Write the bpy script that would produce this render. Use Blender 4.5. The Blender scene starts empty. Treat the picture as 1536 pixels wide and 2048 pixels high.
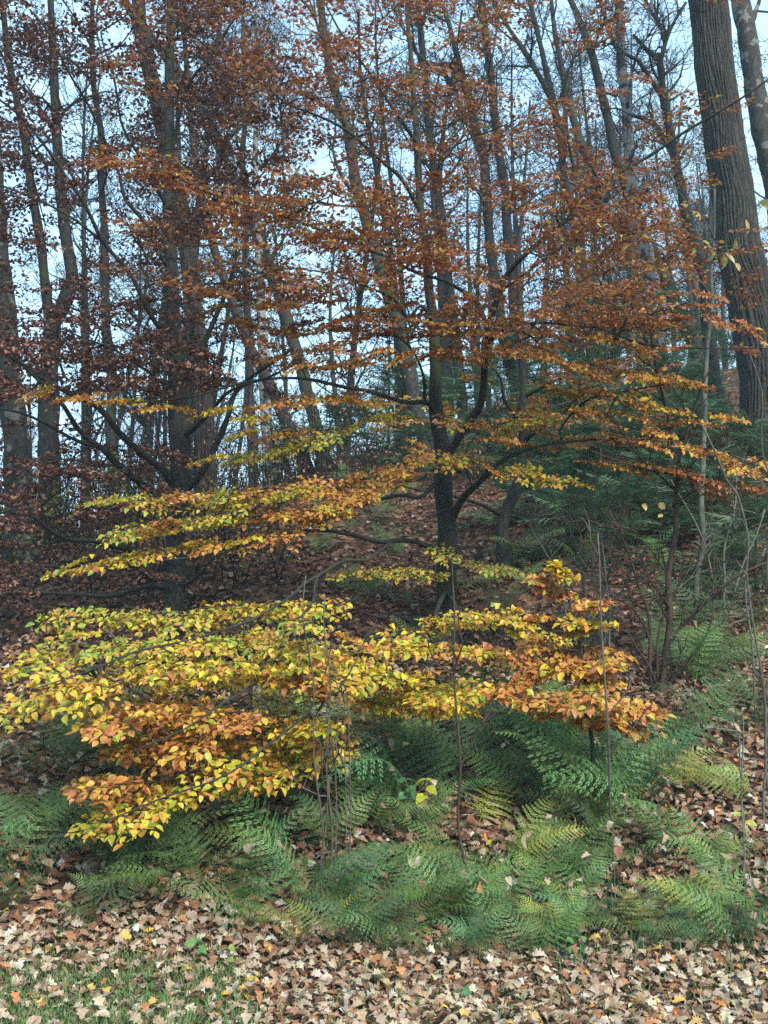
import bpy, math, random
import numpy as np
from mathutils import Vector, Matrix

random.seed(11)
rng = np.random.default_rng(11)
C = bpy.context.scene.collection
SC = bpy.context.scene

# ------------------------------------------------------------------ camera, sky, sun, exposure
CAM = np.array([0.0, 0.0, 1.6])
PITCH = math.radians(9.0)
F = 2054.0                                   # focal length in photo pixels (1536 x 2048)
cd = bpy.data.cameras.new('camera'); cam = bpy.data.objects.new('camera', cd); C.objects.link(cam)
cam.location = CAM; cam.rotation_euler = (math.pi/2 + PITCH, 0, 0)
cd.sensor_fit = 'VERTICAL'; cd.sensor_height = 24.0; cd.lens = 24.0*F/2048.0
cd.clip_start = 0.05; cd.clip_end = 1500
SC.camera = cam

SUN_EL, SUN_AZ = math.radians(42), math.radians(150)      # azimuth measured clockwise from +Y: behind the camera, a little left
w = bpy.data.worlds.new('World'); SC.world = w; w.use_nodes = True
nt = w.node_tree; nt.nodes.clear()
out = nt.nodes.new('ShaderNodeOutputWorld'); bg = nt.nodes.new('ShaderNodeBackground')
sky = nt.nodes.new('ShaderNodeTexSky'); sky.sky_type = 'NISHITA'; sky.sun_disc = False
sky.sun_elevation = SUN_EL; sky.sun_rotation = SUN_AZ
sky.air_density = 1.0; sky.dust_density = 0.6; sky.ozone_density = 1.2
tc = nt.nodes.new('ShaderNodeTexCoord'); mp = nt.nodes.new('ShaderNodeMapping')
mp.inputs['Scale'].default_value = (1.6, 1.6, 3.4)
no = nt.nodes.new('ShaderNodeTexNoise'); no.inputs['Scale'].default_value = 2.1; no.inputs['Detail'].default_value = 7; no.inputs['Roughness'].default_value = 0.55
cr = nt.nodes.new('ShaderNodeValToRGB'); cr.color_ramp.elements[0].position = 0.34; cr.color_ramp.elements[1].position = 0.60; cr.color_ramp.elements[0].color = (0.30, 0.30, 0.30, 1)
mx = nt.nodes.new('ShaderNodeMix'); mx.data_type = 'RGBA'
mx.inputs[7].default_value = (2.35, 3.8, 4.9, 1)
nt.links.new(tc.outputs['Generated'], mp.inputs['Vector']); nt.links.new(mp.outputs[0], no.inputs['Vector'])
nt.links.new(no.outputs['Fac'], cr.inputs['Fac']); nt.links.new(cr.outputs['Color'], mx.inputs[0])
nt.links.new(sky.outputs[0], mx.inputs[6]); nt.links.new(mx.outputs[2], bg.inputs['Color'])
bg.inputs['Strength'].default_value = 0.15
nt.links.new(bg.outputs[0], out.inputs[0])
w.cycles.sampling_method = 'MANUAL'; w.cycles.sample_map_resolution = 512

sl = bpy.data.lights.new('sun', 'SUN'); so = bpy.data.objects.new('sun', sl); C.objects.link(so)
sl.energy = 2.3; sl.angle = math.radians(10); sl.color = (1.0, 0.93, 0.82)
sd = Vector((math.sin(SUN_AZ)*math.cos(SUN_EL), math.cos(SUN_AZ)*math.cos(SUN_EL), math.sin(SUN_EL)))
so.rotation_euler = sd.to_track_quat('Z', 'Y').to_euler()
so.location = (-5, -10, 20)

SC.view_settings.view_transform = 'Standard'; SC.view_settings.look = 'None'
SC.view_settings.gamma = 1.0; SC.view_settings.use_curve_mapping = False
SC.view_settings.exposure = 1.45
SC.render.engine = 'CYCLES'
SC.cycles.use_denoising = False
SC.cycles.max_bounces = 6; SC.cycles.diffuse_bounces = 3; SC.cycles.transmission_bounces = 4
SC.cycles.glossy_bounces = 2; SC.cycles.volume_bounces = 0; SC.cycles.caustics_reflective = False
SC.cycles.volume_step_rate = 4.0

# ------------------------------------------------------------------ numeric helpers
def at(px, py, depth):
    """Real point seen at photo pixel (px, py) at the distance y = depth in front of the camera."""
    x = (px-768.0)/F; y = -(py-1024.0)/F
    d = np.array([x, math.cos(PITCH) - y*math.sin(PITCH), math.sin(PITCH) + y*math.cos(PITCH)])
    return CAM + d*(depth/d[1])

def project(P):
    P = np.atleast_2d(P); q = P-CAM
    f = q[:, 1]*math.cos(PITCH) + q[:, 2]*math.sin(PITCH)
    u = -q[:, 1]*math.sin(PITCH) + q[:, 2]*math.cos(PITCH)
    f = np.where(np.abs(f) < 1e-3, 1e-3, f)
    return 768+F*q[:, 0]/f, 1024-F*u/f, f

def hash3(i, j, k):
    n = (i*374761393 + j*668265263 + k*2147483647 + 12345).astype(np.int64)
    n = (n ^ (n >> 13))*1274126177 & 0x7fffffff
    return ((n ^ (n >> 16)) & 0xffff)/65535.0
def vnoise(P):
    P = np.asarray(P, float); i = np.floor(P).astype(np.int64); f = P-i; f = f*f*(3-2*f)
    r = 0
    for a in (0, 1):
        for b in (0, 1):
            for c in (0, 1):
                wt = (f[..., 0] if a else 1-f[..., 0])*(f[..., 1] if b else 1-f[..., 1])*(f[..., 2] if c else 1-f[..., 2])
                r = r + wt*hash3(i[..., 0]+a, i[..., 1]+b, i[..., 2]+c)
    return r
def nrm(v):
    v = np.asarray(v, float); return v/np.maximum(np.linalg.norm(v, axis=-1, keepdims=True), 1e-9)

# ------------------------------------------------------------------ terrain
XC = np.array([-400, -40, -5.6, -2.5, -0.6, 4, 10.7, 30, 400.]); ZC = np.array([1.5, 2.6, 4.1, 4.7, 6.2, 9.6, 11.6, 14, 15.])
def ground_z(x, y):
    x = np.asarray(x, float); y = np.asarray(y, float)
    y0 = 6.0 + 0.22*np.sin(x*0.9+0.6) + 0.12*np.sin(x*2.3)
    t = (y-y0)
    base = 0.45*np.logaddexp(0, t*4.0)/4.0
    zc = np.interp(x, XC, ZC)
    z = -np.logaddexp(-base*1.6, -zc*1.6)/1.6
    z = z + np.where(zc > 0, 0, 0)
    P = np.stack([x, y, 0*x], -1)
    amp = np.clip((y-5.2)/2.0, 0.12, 1.0)
    z = z + amp*(0.22*(vnoise(P*0.8)-0.5) + 0.10*(vnoise(P*2.1+7)-0.5)) + 0.02*(vnoise(P*6+3)-0.5)
    return z
def gz(x, y): return float(ground_z(np.array([x]), np.array([y]))[0])
_D = np.arange(3.0, 60.0, 0.03)
def ground_hit(px, py):
    d = at(px, py, 1.0)-CAM
    P = CAM + d*_D[:, None]
    below = P[:, 2] < ground_z(P[:, 0], P[:, 1])
    k = int(np.argmax(below)) if below.any() else len(_D)-1
    p = P[k]; return np.array([p[0], p[1], gz(p[0], p[1])])
def ground_normal(x, y):
    e = 0.1
    zx = (ground_z(x+e, y)-ground_z(x-e, y))/(2*e); zy = (ground_z(x, y+e)-ground_z(x, y-e))/(2*e)
    return nrm(np.stack([-zx, -zy, np.ones_like(zx)], -1))

# ------------------------------------------------------------------ mesh helpers
class MB:
    """Collects vertices, triangles, quads and one tint per vertex, and links them as ONE mesh object."""
    def __init__(s): s.V = []; s.Q = []; s.T = []; s.K = []; s.n = 0
    def add(s, V, Q=None, T=None, col=None):
        V = np.asarray(V, float).reshape(-1, 3)
        if Q is not None and len(Q): s.Q.append(np.asarray(Q, np.int64).reshape(-1, 4)+s.n)
        if T is not None and len(T): s.T.append(np.asarray(T, np.int64).reshape(-1, 3)+s.n)
        if col is None: col = (1, 1, 1)
        col = np.broadcast_to(np.asarray(col, float), (len(V), 3)); s.K.append(col)
        s.V.append(V); s.n += len(V)
    def mesh(s, name, mat, origin=(0, 0, 0), smooth=True):
        V = np.concatenate(s.V)-np.asarray(origin, float)
        Q = np.concatenate(s.Q) if s.Q else np.zeros((0, 4), np.int64)
        T = np.concatenate(s.T) if s.T else np.zeros((0, 3), np.int64)
        me = bpy.data.meshes.new(name)
        me.vertices.add(len(V)); me.vertices.foreach_set('co', V.astype(np.float32).ravel())
        nl = len(Q)*4+len(T)*3
        me.loops.add(nl); me.loops.foreach_set('vertex_index', np.concatenate([Q.ravel(), T.ravel()]).astype(np.int32))
        st = np.concatenate([np.arange(len(Q))*4, len(Q)*4+np.arange(len(T))*3]).astype(np.int32)
        me.polygons.add(len(st)); me.polygons.foreach_set('loop_start', st)
        me.polygons.foreach_set('use_smooth', np.full(len(st), smooth))
        a = me.attributes.new('tint', 'FLOAT_COLOR', 'POINT')
        K = np.concatenate(s.K); a.data.foreach_set('color', np.hstack([K, np.ones((len(K), 1))]).astype(np.float32).ravel())
        me.materials.append(mat); me.update(calc_edges=True)
        return me
    def build(s, name, mat, parent=None, smooth=True):
        if not s.V: return None
        org = np.array(parent_world(parent)) if parent else np.zeros(3)
        o = bpy.data.objects.new(name, s.mesh(name, mat, org, smooth)); C.objects.link(o)
        if parent: o.parent = parent
        return o
_WL = {}
def parent_world(o):
    t = Vector((0, 0, 0))
    while o is not None: t = t + o.location; o = o.parent
    return t
def thing(name, label, cat, loc, group=None):
    o = bpy.data.objects.new(name, None); C.objects.link(o); o.location = Vector(loc)
    o.empty_display_size = 0.1
    o['label'] = label; o['category'] = cat
    if group: o['group'] = group
    return o

def resample(P, R, step):
    """Catmull-Rom through the points."""
    P = np.asarray(P, float); R = np.asarray(R, float)
    if len(P) < 2: return P, R
    A = np.vstack([2*P[0]-P[1], P, 2*P[-1]-P[-2]]); oP, oR = [], []
    for i in range(len(P)-1):
        a, b, c, d = A[i], A[i+1], A[i+2], A[i+3]
        n = max(1, int(np.linalg.norm(c-b)/step))
        for k in range(n):
            t = k/n
            oP.append(0.5*((2*b)+(-a+c)*t+(2*a-5*b+4*c-d)*t*t+(-a+3*b-3*c+d)*t**3)); oR.append(R[i]*(1-t)+R[i+1]*t)
    oP.append(P[-1]); oR.append(R[-1])
    return np.array(oP), np.array(oR)

def tube(P, R, sides=6, wob=0.0, cap=True):
    P = np.asarray(P, float); R = np.asarray(R, float); n = len(P)
    T = np.gradient(P, axis=0); T = nrm(T)
    ref = np.array([0.31, 0.95, 0.05]) if abs(T[0][2]) > 0.5 else np.array([0, 0, 1.0])
    U = nrm(np.cross(T, ref)); W = np.cross(T, U)
    a = np.linspace(0, 2*math.pi, sides, endpoint=False)
    ring = P[:, None, :] + R[:, None, None]*(np.cos(a)[None, :, None]*U[:, None, :] + np.sin(a)[None, :, None]*W[:, None, :])
    if wob:
        N = nrm(ring-P[:, None, :])
        k = (vnoise(ring*3.1)-0.5)*1.2 + (vnoise(ring*9.0)-0.5)*0.7
        ring = ring + N*(R[:, None, None]*wob)*k[..., None]
    V = ring.reshape(-1, 3)
    i = np.arange(n-1)[:, None]*sides; j = np.arange(sides)[None, :]; j2 = (j+1) % sides
    Q = np.stack([i+j, i+j2, i+sides+j2, i+sides+j], -1).reshape(-1, 4)
    T3 = []
    if cap:
        V = np.vstack([V, P[-1]+T[-1]*R[-1]*0.6]); b = (n-1)*sides
        T3 = [[b+k, b+(k+1) % sides, len(V)-1] for k in range(sides)]
    return V, Q, T3

# ------------------------------------------------------------------ materials
def new_mat(name):
    m = bpy.data.materials.new(name); m.use_nodes = True; t = m.node_tree; t.nodes.clear()
    o = t.nodes.new('ShaderNodeOutputMaterial'); return m, t, o
def node(t, kind, **kw):
    n = t.nodes.new(kind)
    for k, v in kw.items():
        if k.startswith('i_'): n.inputs[k[2:].replace('_', ' ')].default_value = v
        else: setattr(n, k, v)
    return n
def leaf_material(name, transl=0.4, rough=0.5, spec=0.35, vary=0.35, nscale=60):
    m, t, o = new_mat(name); L = t.links.new
    at_ = node(t, 'ShaderNodeAttribute', attribute_name='tint'); oi = node(t, 'ShaderNodeObjectInfo')
    mu = node(t, 'ShaderNodeMix', data_type='RGBA', blend_type='MULTIPLY'); mu.inputs[0].default_value = 1
    L(at_.outputs['Color'], mu.inputs[6]); L(oi.outputs['Color'], mu.inputs[7])
    g = node(t, 'ShaderNodeNewGeometry'); nz = node(t, 'ShaderNodeTexNoise'); nz.inputs['Scale'].default_value = nscale; nz.inputs['Detail'].default_value = 3
    L(g.outputs['Position'], nz.inputs['Vector'])
    mr = node(t, 'ShaderNodeMapRange'); mr.inputs['From Min'].default_value = 0.3; mr.inputs['From Max'].default_value = 0.7
    mr.inputs['To Min'].default_value = 1-vary; mr.inputs['To Max'].default_value = 1+vary*0.6
    L(nz.outputs['Fac'], mr.inputs['Value'])
    m2 = node(t, 'ShaderNodeVectorMath', operation='SCALE'); L(mu.outputs[2], m2.inputs[0]); L(mr.outputs[0], m2.inputs['Scale'])
    p = node(t, 'ShaderNodeBsdfPrincipled'); p.inputs['Roughness'].default_value = rough; p.inputs['Specular IOR Level'].default_value = spec
    L(m2.outputs[0], p.inputs['Base Color'])
    bp = node(t, 'ShaderNodeBump'); bp.inputs['Strength'].default_value = 0.25; bp.inputs['Distance'].default_value = 0.004
    L(nz.outputs['Fac'], bp.inputs['Height']); L(bp.outputs[0], p.inputs['Normal'])
    tr = node(t, 'ShaderNodeBsdfTranslucent'); L(m2.outputs[0], tr.inputs['Color'])
    ms = node(t, 'ShaderNodeMixShader'); ms.inputs[0].default_value = transl
    L(p.outputs[0], ms.inputs[1]); L(tr.outputs[0], ms.inputs[2]); L(ms.outputs[0], o.inputs[0])
    return m
def bark_material(name, c1, c2, moss=None, scale=(9, 9, 2.2), bump=0.02, patch=None, patch_pos=0.56, rough=0.85):
    m, t, o = new_mat(name); L = t.links.new
    g = node(t, 'ShaderNodeNewGeometry'); mp_ = node(t, 'ShaderNodeMapping'); mp_.inputs['Scale'].default_value = scale
    L(g.outputs['Position'], mp_.inputs['Vector'])
    n1 = node(t, 'ShaderNodeTexNoise'); n1.inputs['Scale'].default_value = 2.6; n1.inputs['Detail'].default_value = 8; n1.inputs['Roughness'].default_value = 0.65
    L(mp_.outputs[0], n1.inputs['Vector'])
    r = node(t, 'ShaderNodeValToRGB'); r.color_ramp.elements[0].position = 0.36; r.color_ramp.elements[1].position = 0.68
    r.color_ramp.elements[0].color = (*c1, 1); r.color_ramp.elements[1].color = (*c2, 1)
    L(n1.outputs['Fac'], r.inputs['Fac']); col = r.outputs['Color']
    def blend(colour, pos, sc, wid=0.08, detail=5):
        nonlocal col
        n = node(t, 'ShaderNodeTexNoise'); n.inputs['Scale'].default_value = sc; n.inputs['Detail'].default_value = detail
        L(g.outputs['Position'], n.inputs['Vector'])
        q = node(t, 'ShaderNodeMapRange'); q.inputs['From Min'].default_value = pos; q.inputs['From Max'].default_value = pos+wid
        L(n.outputs['Fac'], q.inputs['Value'])
        x = node(t, 'ShaderNodeMix', data_type='RGBA'); L(q.outputs[0], x.inputs[0]); L(col, x.inputs[6]); x.inputs[7].default_value = (*colour, 1)
        col = x.outputs[2]
    if patch: blend(patch, patch_pos, 5.0, 0.05, 6)
    if moss: blend(moss, 0.52, 1.7, 0.18)
    ta = node(t, 'ShaderNodeAttribute', attribute_name='tint'); tm = node(t, 'ShaderNodeMix', data_type='RGBA', blend_type='MULTIPLY'); tm.inputs[0].default_value = 1
    L(col, tm.inputs[6]); L(ta.outputs['Color'], tm.inputs[7]); col = tm.outputs[2]
    p = node(t, 'ShaderNodeBsdfPrincipled'); p.inputs['Roughness'].default_value = rough; p.inputs['Specular IOR Level'].default_value = 0.2
    L(col, p.inputs['Base Color'])
    bp = node(t, 'ShaderNodeBump'); bp.inputs['Strength'].default_value = 0.8; bp.inputs['Distance'].default_value = bump
    L(n1.outputs['Fac'], bp.inputs['Height']); L(bp.outputs[0], p.inputs['Normal']); L(p.outputs[0], o.inputs[0])
    return m
M_BEECH = leaf_material('beech_leaf', 0.36, 0.42, 0.4, 0.34, 80)
M_DRY = leaf_material('dry_leaf', 0.12, 0.75, 0.2, 0.30, 90)
M_GREEN = leaf_material('green_frond', 0.30, 0.5, 0.35, 0.30, 30)
M_BARK = bark_material('beech_bark', (0.014, 0.014, 0.013), (0.058, 0.058, 0.050), moss=(0.030, 0.046, 0.014), scale=(14, 14, 7), bump=0.012)
M_OAK = bark_material('oak_bark', (0.016, 0.015, 0.013), (0.072, 0.064, 0.053), moss=(0.036, 0.043, 0.029), scale=(14, 14, 5), bump=0.02)
M_PINE = bark_material('pine_bark', (0.017, 0.013, 0.012), (0.062, 0.047, 0.042), scale=(12, 12, 4), bump=0.03)
M_GREY = bark_material('grey_bark', (0.009, 0.009, 0.0085), (0.032, 0.032, 0.029), moss=(0.026, 0.036, 0.014), scale=(10, 10, 2.5), bump=0.02)
M_LICHEN = bark_material('lichen_bark', (0.022, 0.02, 0.017), (0.07, 0.064, 0.055), patch=(0.15, 0.15, 0.13), patch_pos=0.56, scale=(8, 8, 3), bump=0.02)
M_BIRCH = bark_material('birch_bark', (0.13, 0.125, 0.115), (0.30, 0.29, 0.27), patch=(0.03, 0.028, 0.026), patch_pos=0.50, scale=(6, 6, 16), bump=0.008)
M_TWIG = bark_material('pale_twig_bark', (0.06, 0.053, 0.042), (0.14, 0.125, 0.10), scale=(20, 20, 10), bump=0.002)
M_BROWN = bark_material('brown_twig_bark', (0.035, 0.024, 0.017), (0.09, 0.062, 0.045), scale=(20, 20, 10), bump=0.002)
M_GREENSTEM = bark_material('green_grey_bark', (0.07, 0.078, 0.06), (0.16, 0.17, 0.135), scale=(20, 20, 6), bump=0.003)

def soil_material():
    m, t, o = new_mat('forest_soil'); L = t.links.new
    g = node(t, 'ShaderNodeNewGeometry')
    v = node(t, 'ShaderNodeTexVoronoi'); v.inputs['Scale'].default_value = 14; v.inputs['Randomness'].default_value = 1
    nz = node(t, 'ShaderNodeTexNoise'); nz.inputs['Scale'].default_value = 9; nz.inputs['Detail'].default_value = 8
    L(g.outputs['Position'], nz.inputs['Vector'])
    ad = node(t, 'ShaderNodeVectorMath', operation='MULTIPLY_ADD'); ad.inputs[1].default_value = (0.12, 0.12, 0.12)
    L(nz.outputs['Color'], ad.inputs[0]); L(g.outputs['Position'], ad.inputs[2]); L(ad.outputs[0], v.inputs['Vector'])
    sp = node(t, 'ShaderNodeSeparateColor'); L(v.outputs['Color'], sp.inputs[0])
    r = node(t, 'ShaderNodeValToRGB'); e = r.color_ramp.elements
    e[0].position = 0; e[0].color = (0.018, 0.011, 0.008, 1); e[1].position = 1; e[1].color = (0.20, 0.125, 0.08, 1)
    for p_, c_ in ((0.35, (0.05, 0.027, 0.017)), (0.7, (0.11, 0.058, 0.034))):
        x = e.new(p_); x.color = (*c_, 1)
    L(sp.outputs[0], r.inputs['Fac'])
    n2 = node(t, 'ShaderNodeTexNoise'); n2.inputs['Scale'].default_value = 0.9; n2.inputs['Detail'].default_value = 5; L(g.outputs['Position'], n2.inputs['Vector'])
    q = node(t, 'ShaderNodeMapRange'); q.inputs['From Min'].default_value = 0.52; q.inputs['From Max'].default_value = 0.66; L(n2.outputs['Fac'], q.inputs['Value'])
    x = node(t, 'ShaderNodeMix', data_type='RGBA'); L(q.outputs[0], x.inputs[0]); L(r.outputs[0], x.inputs[6]); x.inputs[7].default_value = (0.022, 0.028, 0.011, 1)
    p = node(t, 'ShaderNodeBsdfPrincipled'); p.inputs['Roughness'].default_value = 0.95; p.inputs['Specular IOR Level'].default_value = 0.1
    L(x.outputs[2], p.inputs['Base Color'])
    bp = node(t, 'ShaderNodeBump'); bp.inputs['Strength'].default_value = 1; bp.inputs['Distance'].default_value = 0.05
    L(v.outputs['Distance'], bp.inputs['Height']); L(bp.outputs[0], p.inputs['Normal']); L(p.outputs[0], o.inputs[0])
    return m
M_SOIL = soil_material()

# ------------------------------------------------------------------ ground sheet
def ground_mesh():
    def axis(lo, hi, c0, fine, n):
        t = np.linspace(-1, 1, n); return t
    u = np.linspace(-1, 1, 221); xs = 9*u + 11*u**3 + 280*np.sign(u)*np.abs(u)**9
    v = np.linspace(0, 1, 241); ys = -10 + 42*v + 0*v; ys = ys + 268*v**10
    ys = np.concatenate([[-300, -120, -50, -25], ys])
    X, Y = np.meshgrid(xs, ys); Z = ground_z(X, Y)
    V = np.stack([X, Y, Z], -1).reshape(-1, 3); nx = len(xs)
    i = np.arange(len(ys)-1)[:, None]*nx; j = np.arange(nx-1)[None, :]
    Q = np.stack([i+j, i+j+1, i+nx+j+1, i+nx+j], -1).reshape(-1, 4)
    b = MB(); b.add(V, Q); o = b.build('forest_ground', M_SOIL); o['kind'] = 'structure'
    o['label'] = 'leaf strewn forest floor rising as a steep bank to the right'
    return o
GROUND = ground_mesh()

# ------------------------------------------------------------------ leaf shapes
def beech_leaf(curl=0.0, fold=0.16, droop=0.10):
    st = [0.0, 0.2, 0.45, 0.7, 0.88, 1.0]; wd = [0, 0.22, 0.31, 0.25, 0.11, 0]
    V = [[0, 0, 0]]; E = [0.0]
    for s, h in zip(st[1:-1], wd[1:-1]):
        z = -droop*s*s; ang = curl*3.0*s
        for k in (-1, 0, 1):
            y = h*k*math.cos(curl*1.2) ; zz = z + fold*abs(k)*h*2*(1+curl*2) + curl*0.4*math.sin(s*3)
            V.append([s, y, zz]); E.append(abs(k))
    V.append([1, 0, -droop]); E.append(0.9)
    Q, T = [], [[0, 2, 1], [0, 3, 2]]
    for r in range(3):
        a = 1+3*r; Q += [[a, a+1, a+4, a+3], [a+1, a+2, a+5, a+4]]
    T += [[10, 11, 13], [11, 12, 13]]
    return np.array(V), np.array(Q), np.array(T), np.array(E)
def small_leaf(fold=0.15, droop=0.1):
    V = [[0, 0, 0]]; E = [0.0]
    for s, h in ((0.3, 0.29), (0.68, 0.26)):
        for k in (-1, 0, 1): V.append([s, h*k, fold*abs(k)*h*2-droop*s*s]); E.append(abs(k))
    V.append([1, 0, -droop]); E.append(0.9)
    return np.array(V), np.array([[1, 2, 5, 4], [2, 3, 6, 5]]), np.array([[0, 2, 1], [0, 3, 2], [4, 5, 7], [5, 6, 7]]), np.array(E)
def curled_leaf(k=0, low=False):
    V, Q, T, E = small_leaf(0.5, 0.1) if low else beech_leaf(0, 0.5, 0.1); V = V.copy()
    th = 2.6; r = 1/th; s = V[:, 0].copy()
    if k == 0: V[:, 0] = r*np.sin(s*th)+0.25*s; V[:, 2] += r*(1-np.cos(s*th))*0.8
    elif k == 1: V[:, 1] += 0.2*np.sin(s*4); V[:, 2] -= 0.45*np.sin(s*2.6)
    else: V[:, 2] += 0.25*np.sin(s*5)*V[:, 1]*4 + 0.15*s
    return V, Q, T, E
def oak_leaf(k=0):
    """Lobed outline on both sides of a midrib, curled as dry leaves are."""
    st = [0, .12, .22, .30, .40, .48, .58, .66, .76, .84, .93, 1.0]
    wd = [.015, .09, .16, .09, .25, .13, .31, .15, .27, .13, .14, 0]
    r = random.Random(k)
    V, E = [], []
    for i, (s, h) in enumerate(zip(st, wd)):
        V.append([s, 0, 0]); E.append(0)
        for sg in (1, -1):
            hh = h*r.uniform(0.85, 1.15); V.append([s+(0.04 if h > .12 else 0), sg*hh, 0]); E.append(min(1, h*3))
    V = np.array(V); s = V[:, 0].copy(); y = V[:, 1].copy()
    c1, c2, c3 = [(0.25, 1.2, 0.1), (-0.3, -0.8, 0.2), (0.45, 0.5, -0.3), (0.1, 1.8, 0.3), (-0.5, 1.0, 0.1), (0.2, -1.4, -0.25)][k % 6]
    V[:, 2] = c1*np.sin(s*math.pi) + c2*y*y + c3*y*np.sin(s*6)
    V[:, 2] += np.array([r.uniform(-0.02, 0.02) for _ in s])
    Q, T = [], []
    for i in range(len(st)-1):
        a = 3*i; b = a+3
        if i == len(st)-2: T += [[a, b, a+1], [a, a+2, b]]
        else: Q += [[a, b, b+1, a+1], [a, a+2, b+2, b]]
    return V, np.array(Q), np.array(T), np.array(E)
FLAT = [beech_leaf(0, 0.14, 0.1), beech_leaf(0, 0.3, 0.25), beech_leaf(0, 0.05, -0.1), beech_leaf(0, 0.22, 0.4)]
FLAT = FLAT+[curled_leaf(2), FLAT[0]]
CURL = [curled_leaf(0), curled_leaf(1), curled_leaf(2)]
OAK = [oak_leaf(k) for k in range(6)]+[beech_leaf(0.05, 0.3, 0.3), curled_leaf(1)]
def oak_strip(k, few=False):
    """The same lobed outline with fewer faces, for leaves farther up the bank."""
    V, Q, T, E = oak_leaf(k); r = [0, 2, 4, 5, 7, 8, 9] if few else list(range(11)); W, e = [], []
    for i in r: W += [V[3*i+1], V[3*i+2]]; e += [E[3*i+1], 0.2]
    W.append(V[33]); e.append(0.3); n = len(r)
    return np.array(W), np.array([[2*i, 2*i+2, 2*i+3, 2*i+1] for i in range(n-1)]), np.array([[2*n-2, 2*n, 2*n-1]]), np.array(e)
OAK_MID = [oak_strip(k) for k in range(6)]+[small_leaf(.3, .3), curled_leaf(1, True)]
OAK_FAR = [oak_strip(k, True) for k in range(6)]+[small_leaf(.3, .3)]
FLAT_LOW = [small_leaf(.14, .1), small_leaf(.3, .25), small_leaf(.05, -.1), small_leaf(.22, .4), curled_leaf(2, True)]
CURL_LOW = [curled_leaf(k, True) for k in range(3)]

def leaf_frames(X, N):
    X = nrm(X); N = N - X*np.sum(N*X, -1, keepdims=True); N = nrm(N); Y = np.cross(N, X); return X, Y, N
def add_leaves(mb, tpls, P, X, N, S, cm, ce, width=None):
    """Many leaves of a few shapes, each with its own place, size and two colours (midrib, margin)."""
    X, Y, N = leaf_frames(X, N); k = rng.integers(0, len(tpls), len(P))
    if width is None: width = np.ones(len(P))
    for t, (V, Q, T, E) in enumerate(tpls):
        I = np.nonzero(k == t)[0]
        if not len(I): continue
        W = P[I][:, None] + S[I][:, None, None]*(V[None, :, 0:1]*X[I][:, None] + V[None, :, 1:2]*(Y[I]*width[I][:, None])[:, None] + V[None, :, 2:3]*N[I][:, None])
        col = cm[I][:, None]*(1-E[None, :, None]) + ce[I][:, None]*E[None, :, None]
        off = (np.arange(len(I))*len(V))[:, None, None]
        mb.add(W.reshape(-1, 3), (Q[None]+off).reshape(-1, 4), (T[None]+off).reshape(-1, 3), col.reshape(-1, 3))
_shared = {}
def leaf_meshes(key, tpls, mat):
    if key not in _shared:
        L = []
        for V, Q, T, E in tpls:
            b = MB(); e = E[:, None]; b.add(V, Q, T, 1.0*(1-e)*np.array([0.95, 0.85, 0.8]) + e*np.array([1.05, 1.1, 1.0]))
            L.append(b.mesh('leaf', mat))
        _shared[key] = L
    return _shared[key]
def leaf_objects(parent, key, tpls, mat, P, X, N, S, cm, ce, scale_y=None, name='leaf'):
    ms = leaf_meshes(key, tpls, mat); X, Y, N = leaf_frames(X, N); org = np.array(parent_world(parent)) if parent else np.zeros(3)
    for i in range(len(P)):
        o = bpy.data.objects.new(name, ms[int(rng.integers(len(ms)))]); C.objects.link(o); o.parent = parent
        s = float(S[i]); p = P[i]-org; sy = s*(float(scale_y[i]) if scale_y is not None else 1)
        o.matrix_basis = Matrix(((X[i][0]*s, Y[i][0]*sy, N[i][0]*s, p[0]), (X[i][1]*s, Y[i][1]*sy, N[i][1]*s, p[1]), (X[i][2]*s, Y[i][2]*sy, N[i][2]*s, p[2]), (0, 0, 0, 1)))
        c = (cm[i]+ce[i])/2; o.color = (float(c[0]), float(c[1]), float(c[2]), 1)
def pick_largest(P, S, n=300):
    px, py, f = project(P); v = S/f; v = np.where((px > 10) & (px < 1526) & (py > 10) & (py < 2038) & (f > 0), v, 0)
    k = np.argsort(-v)[:n]; m = np.zeros(len(P), bool); m[k[v[k] > 0]] = True; return m

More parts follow.
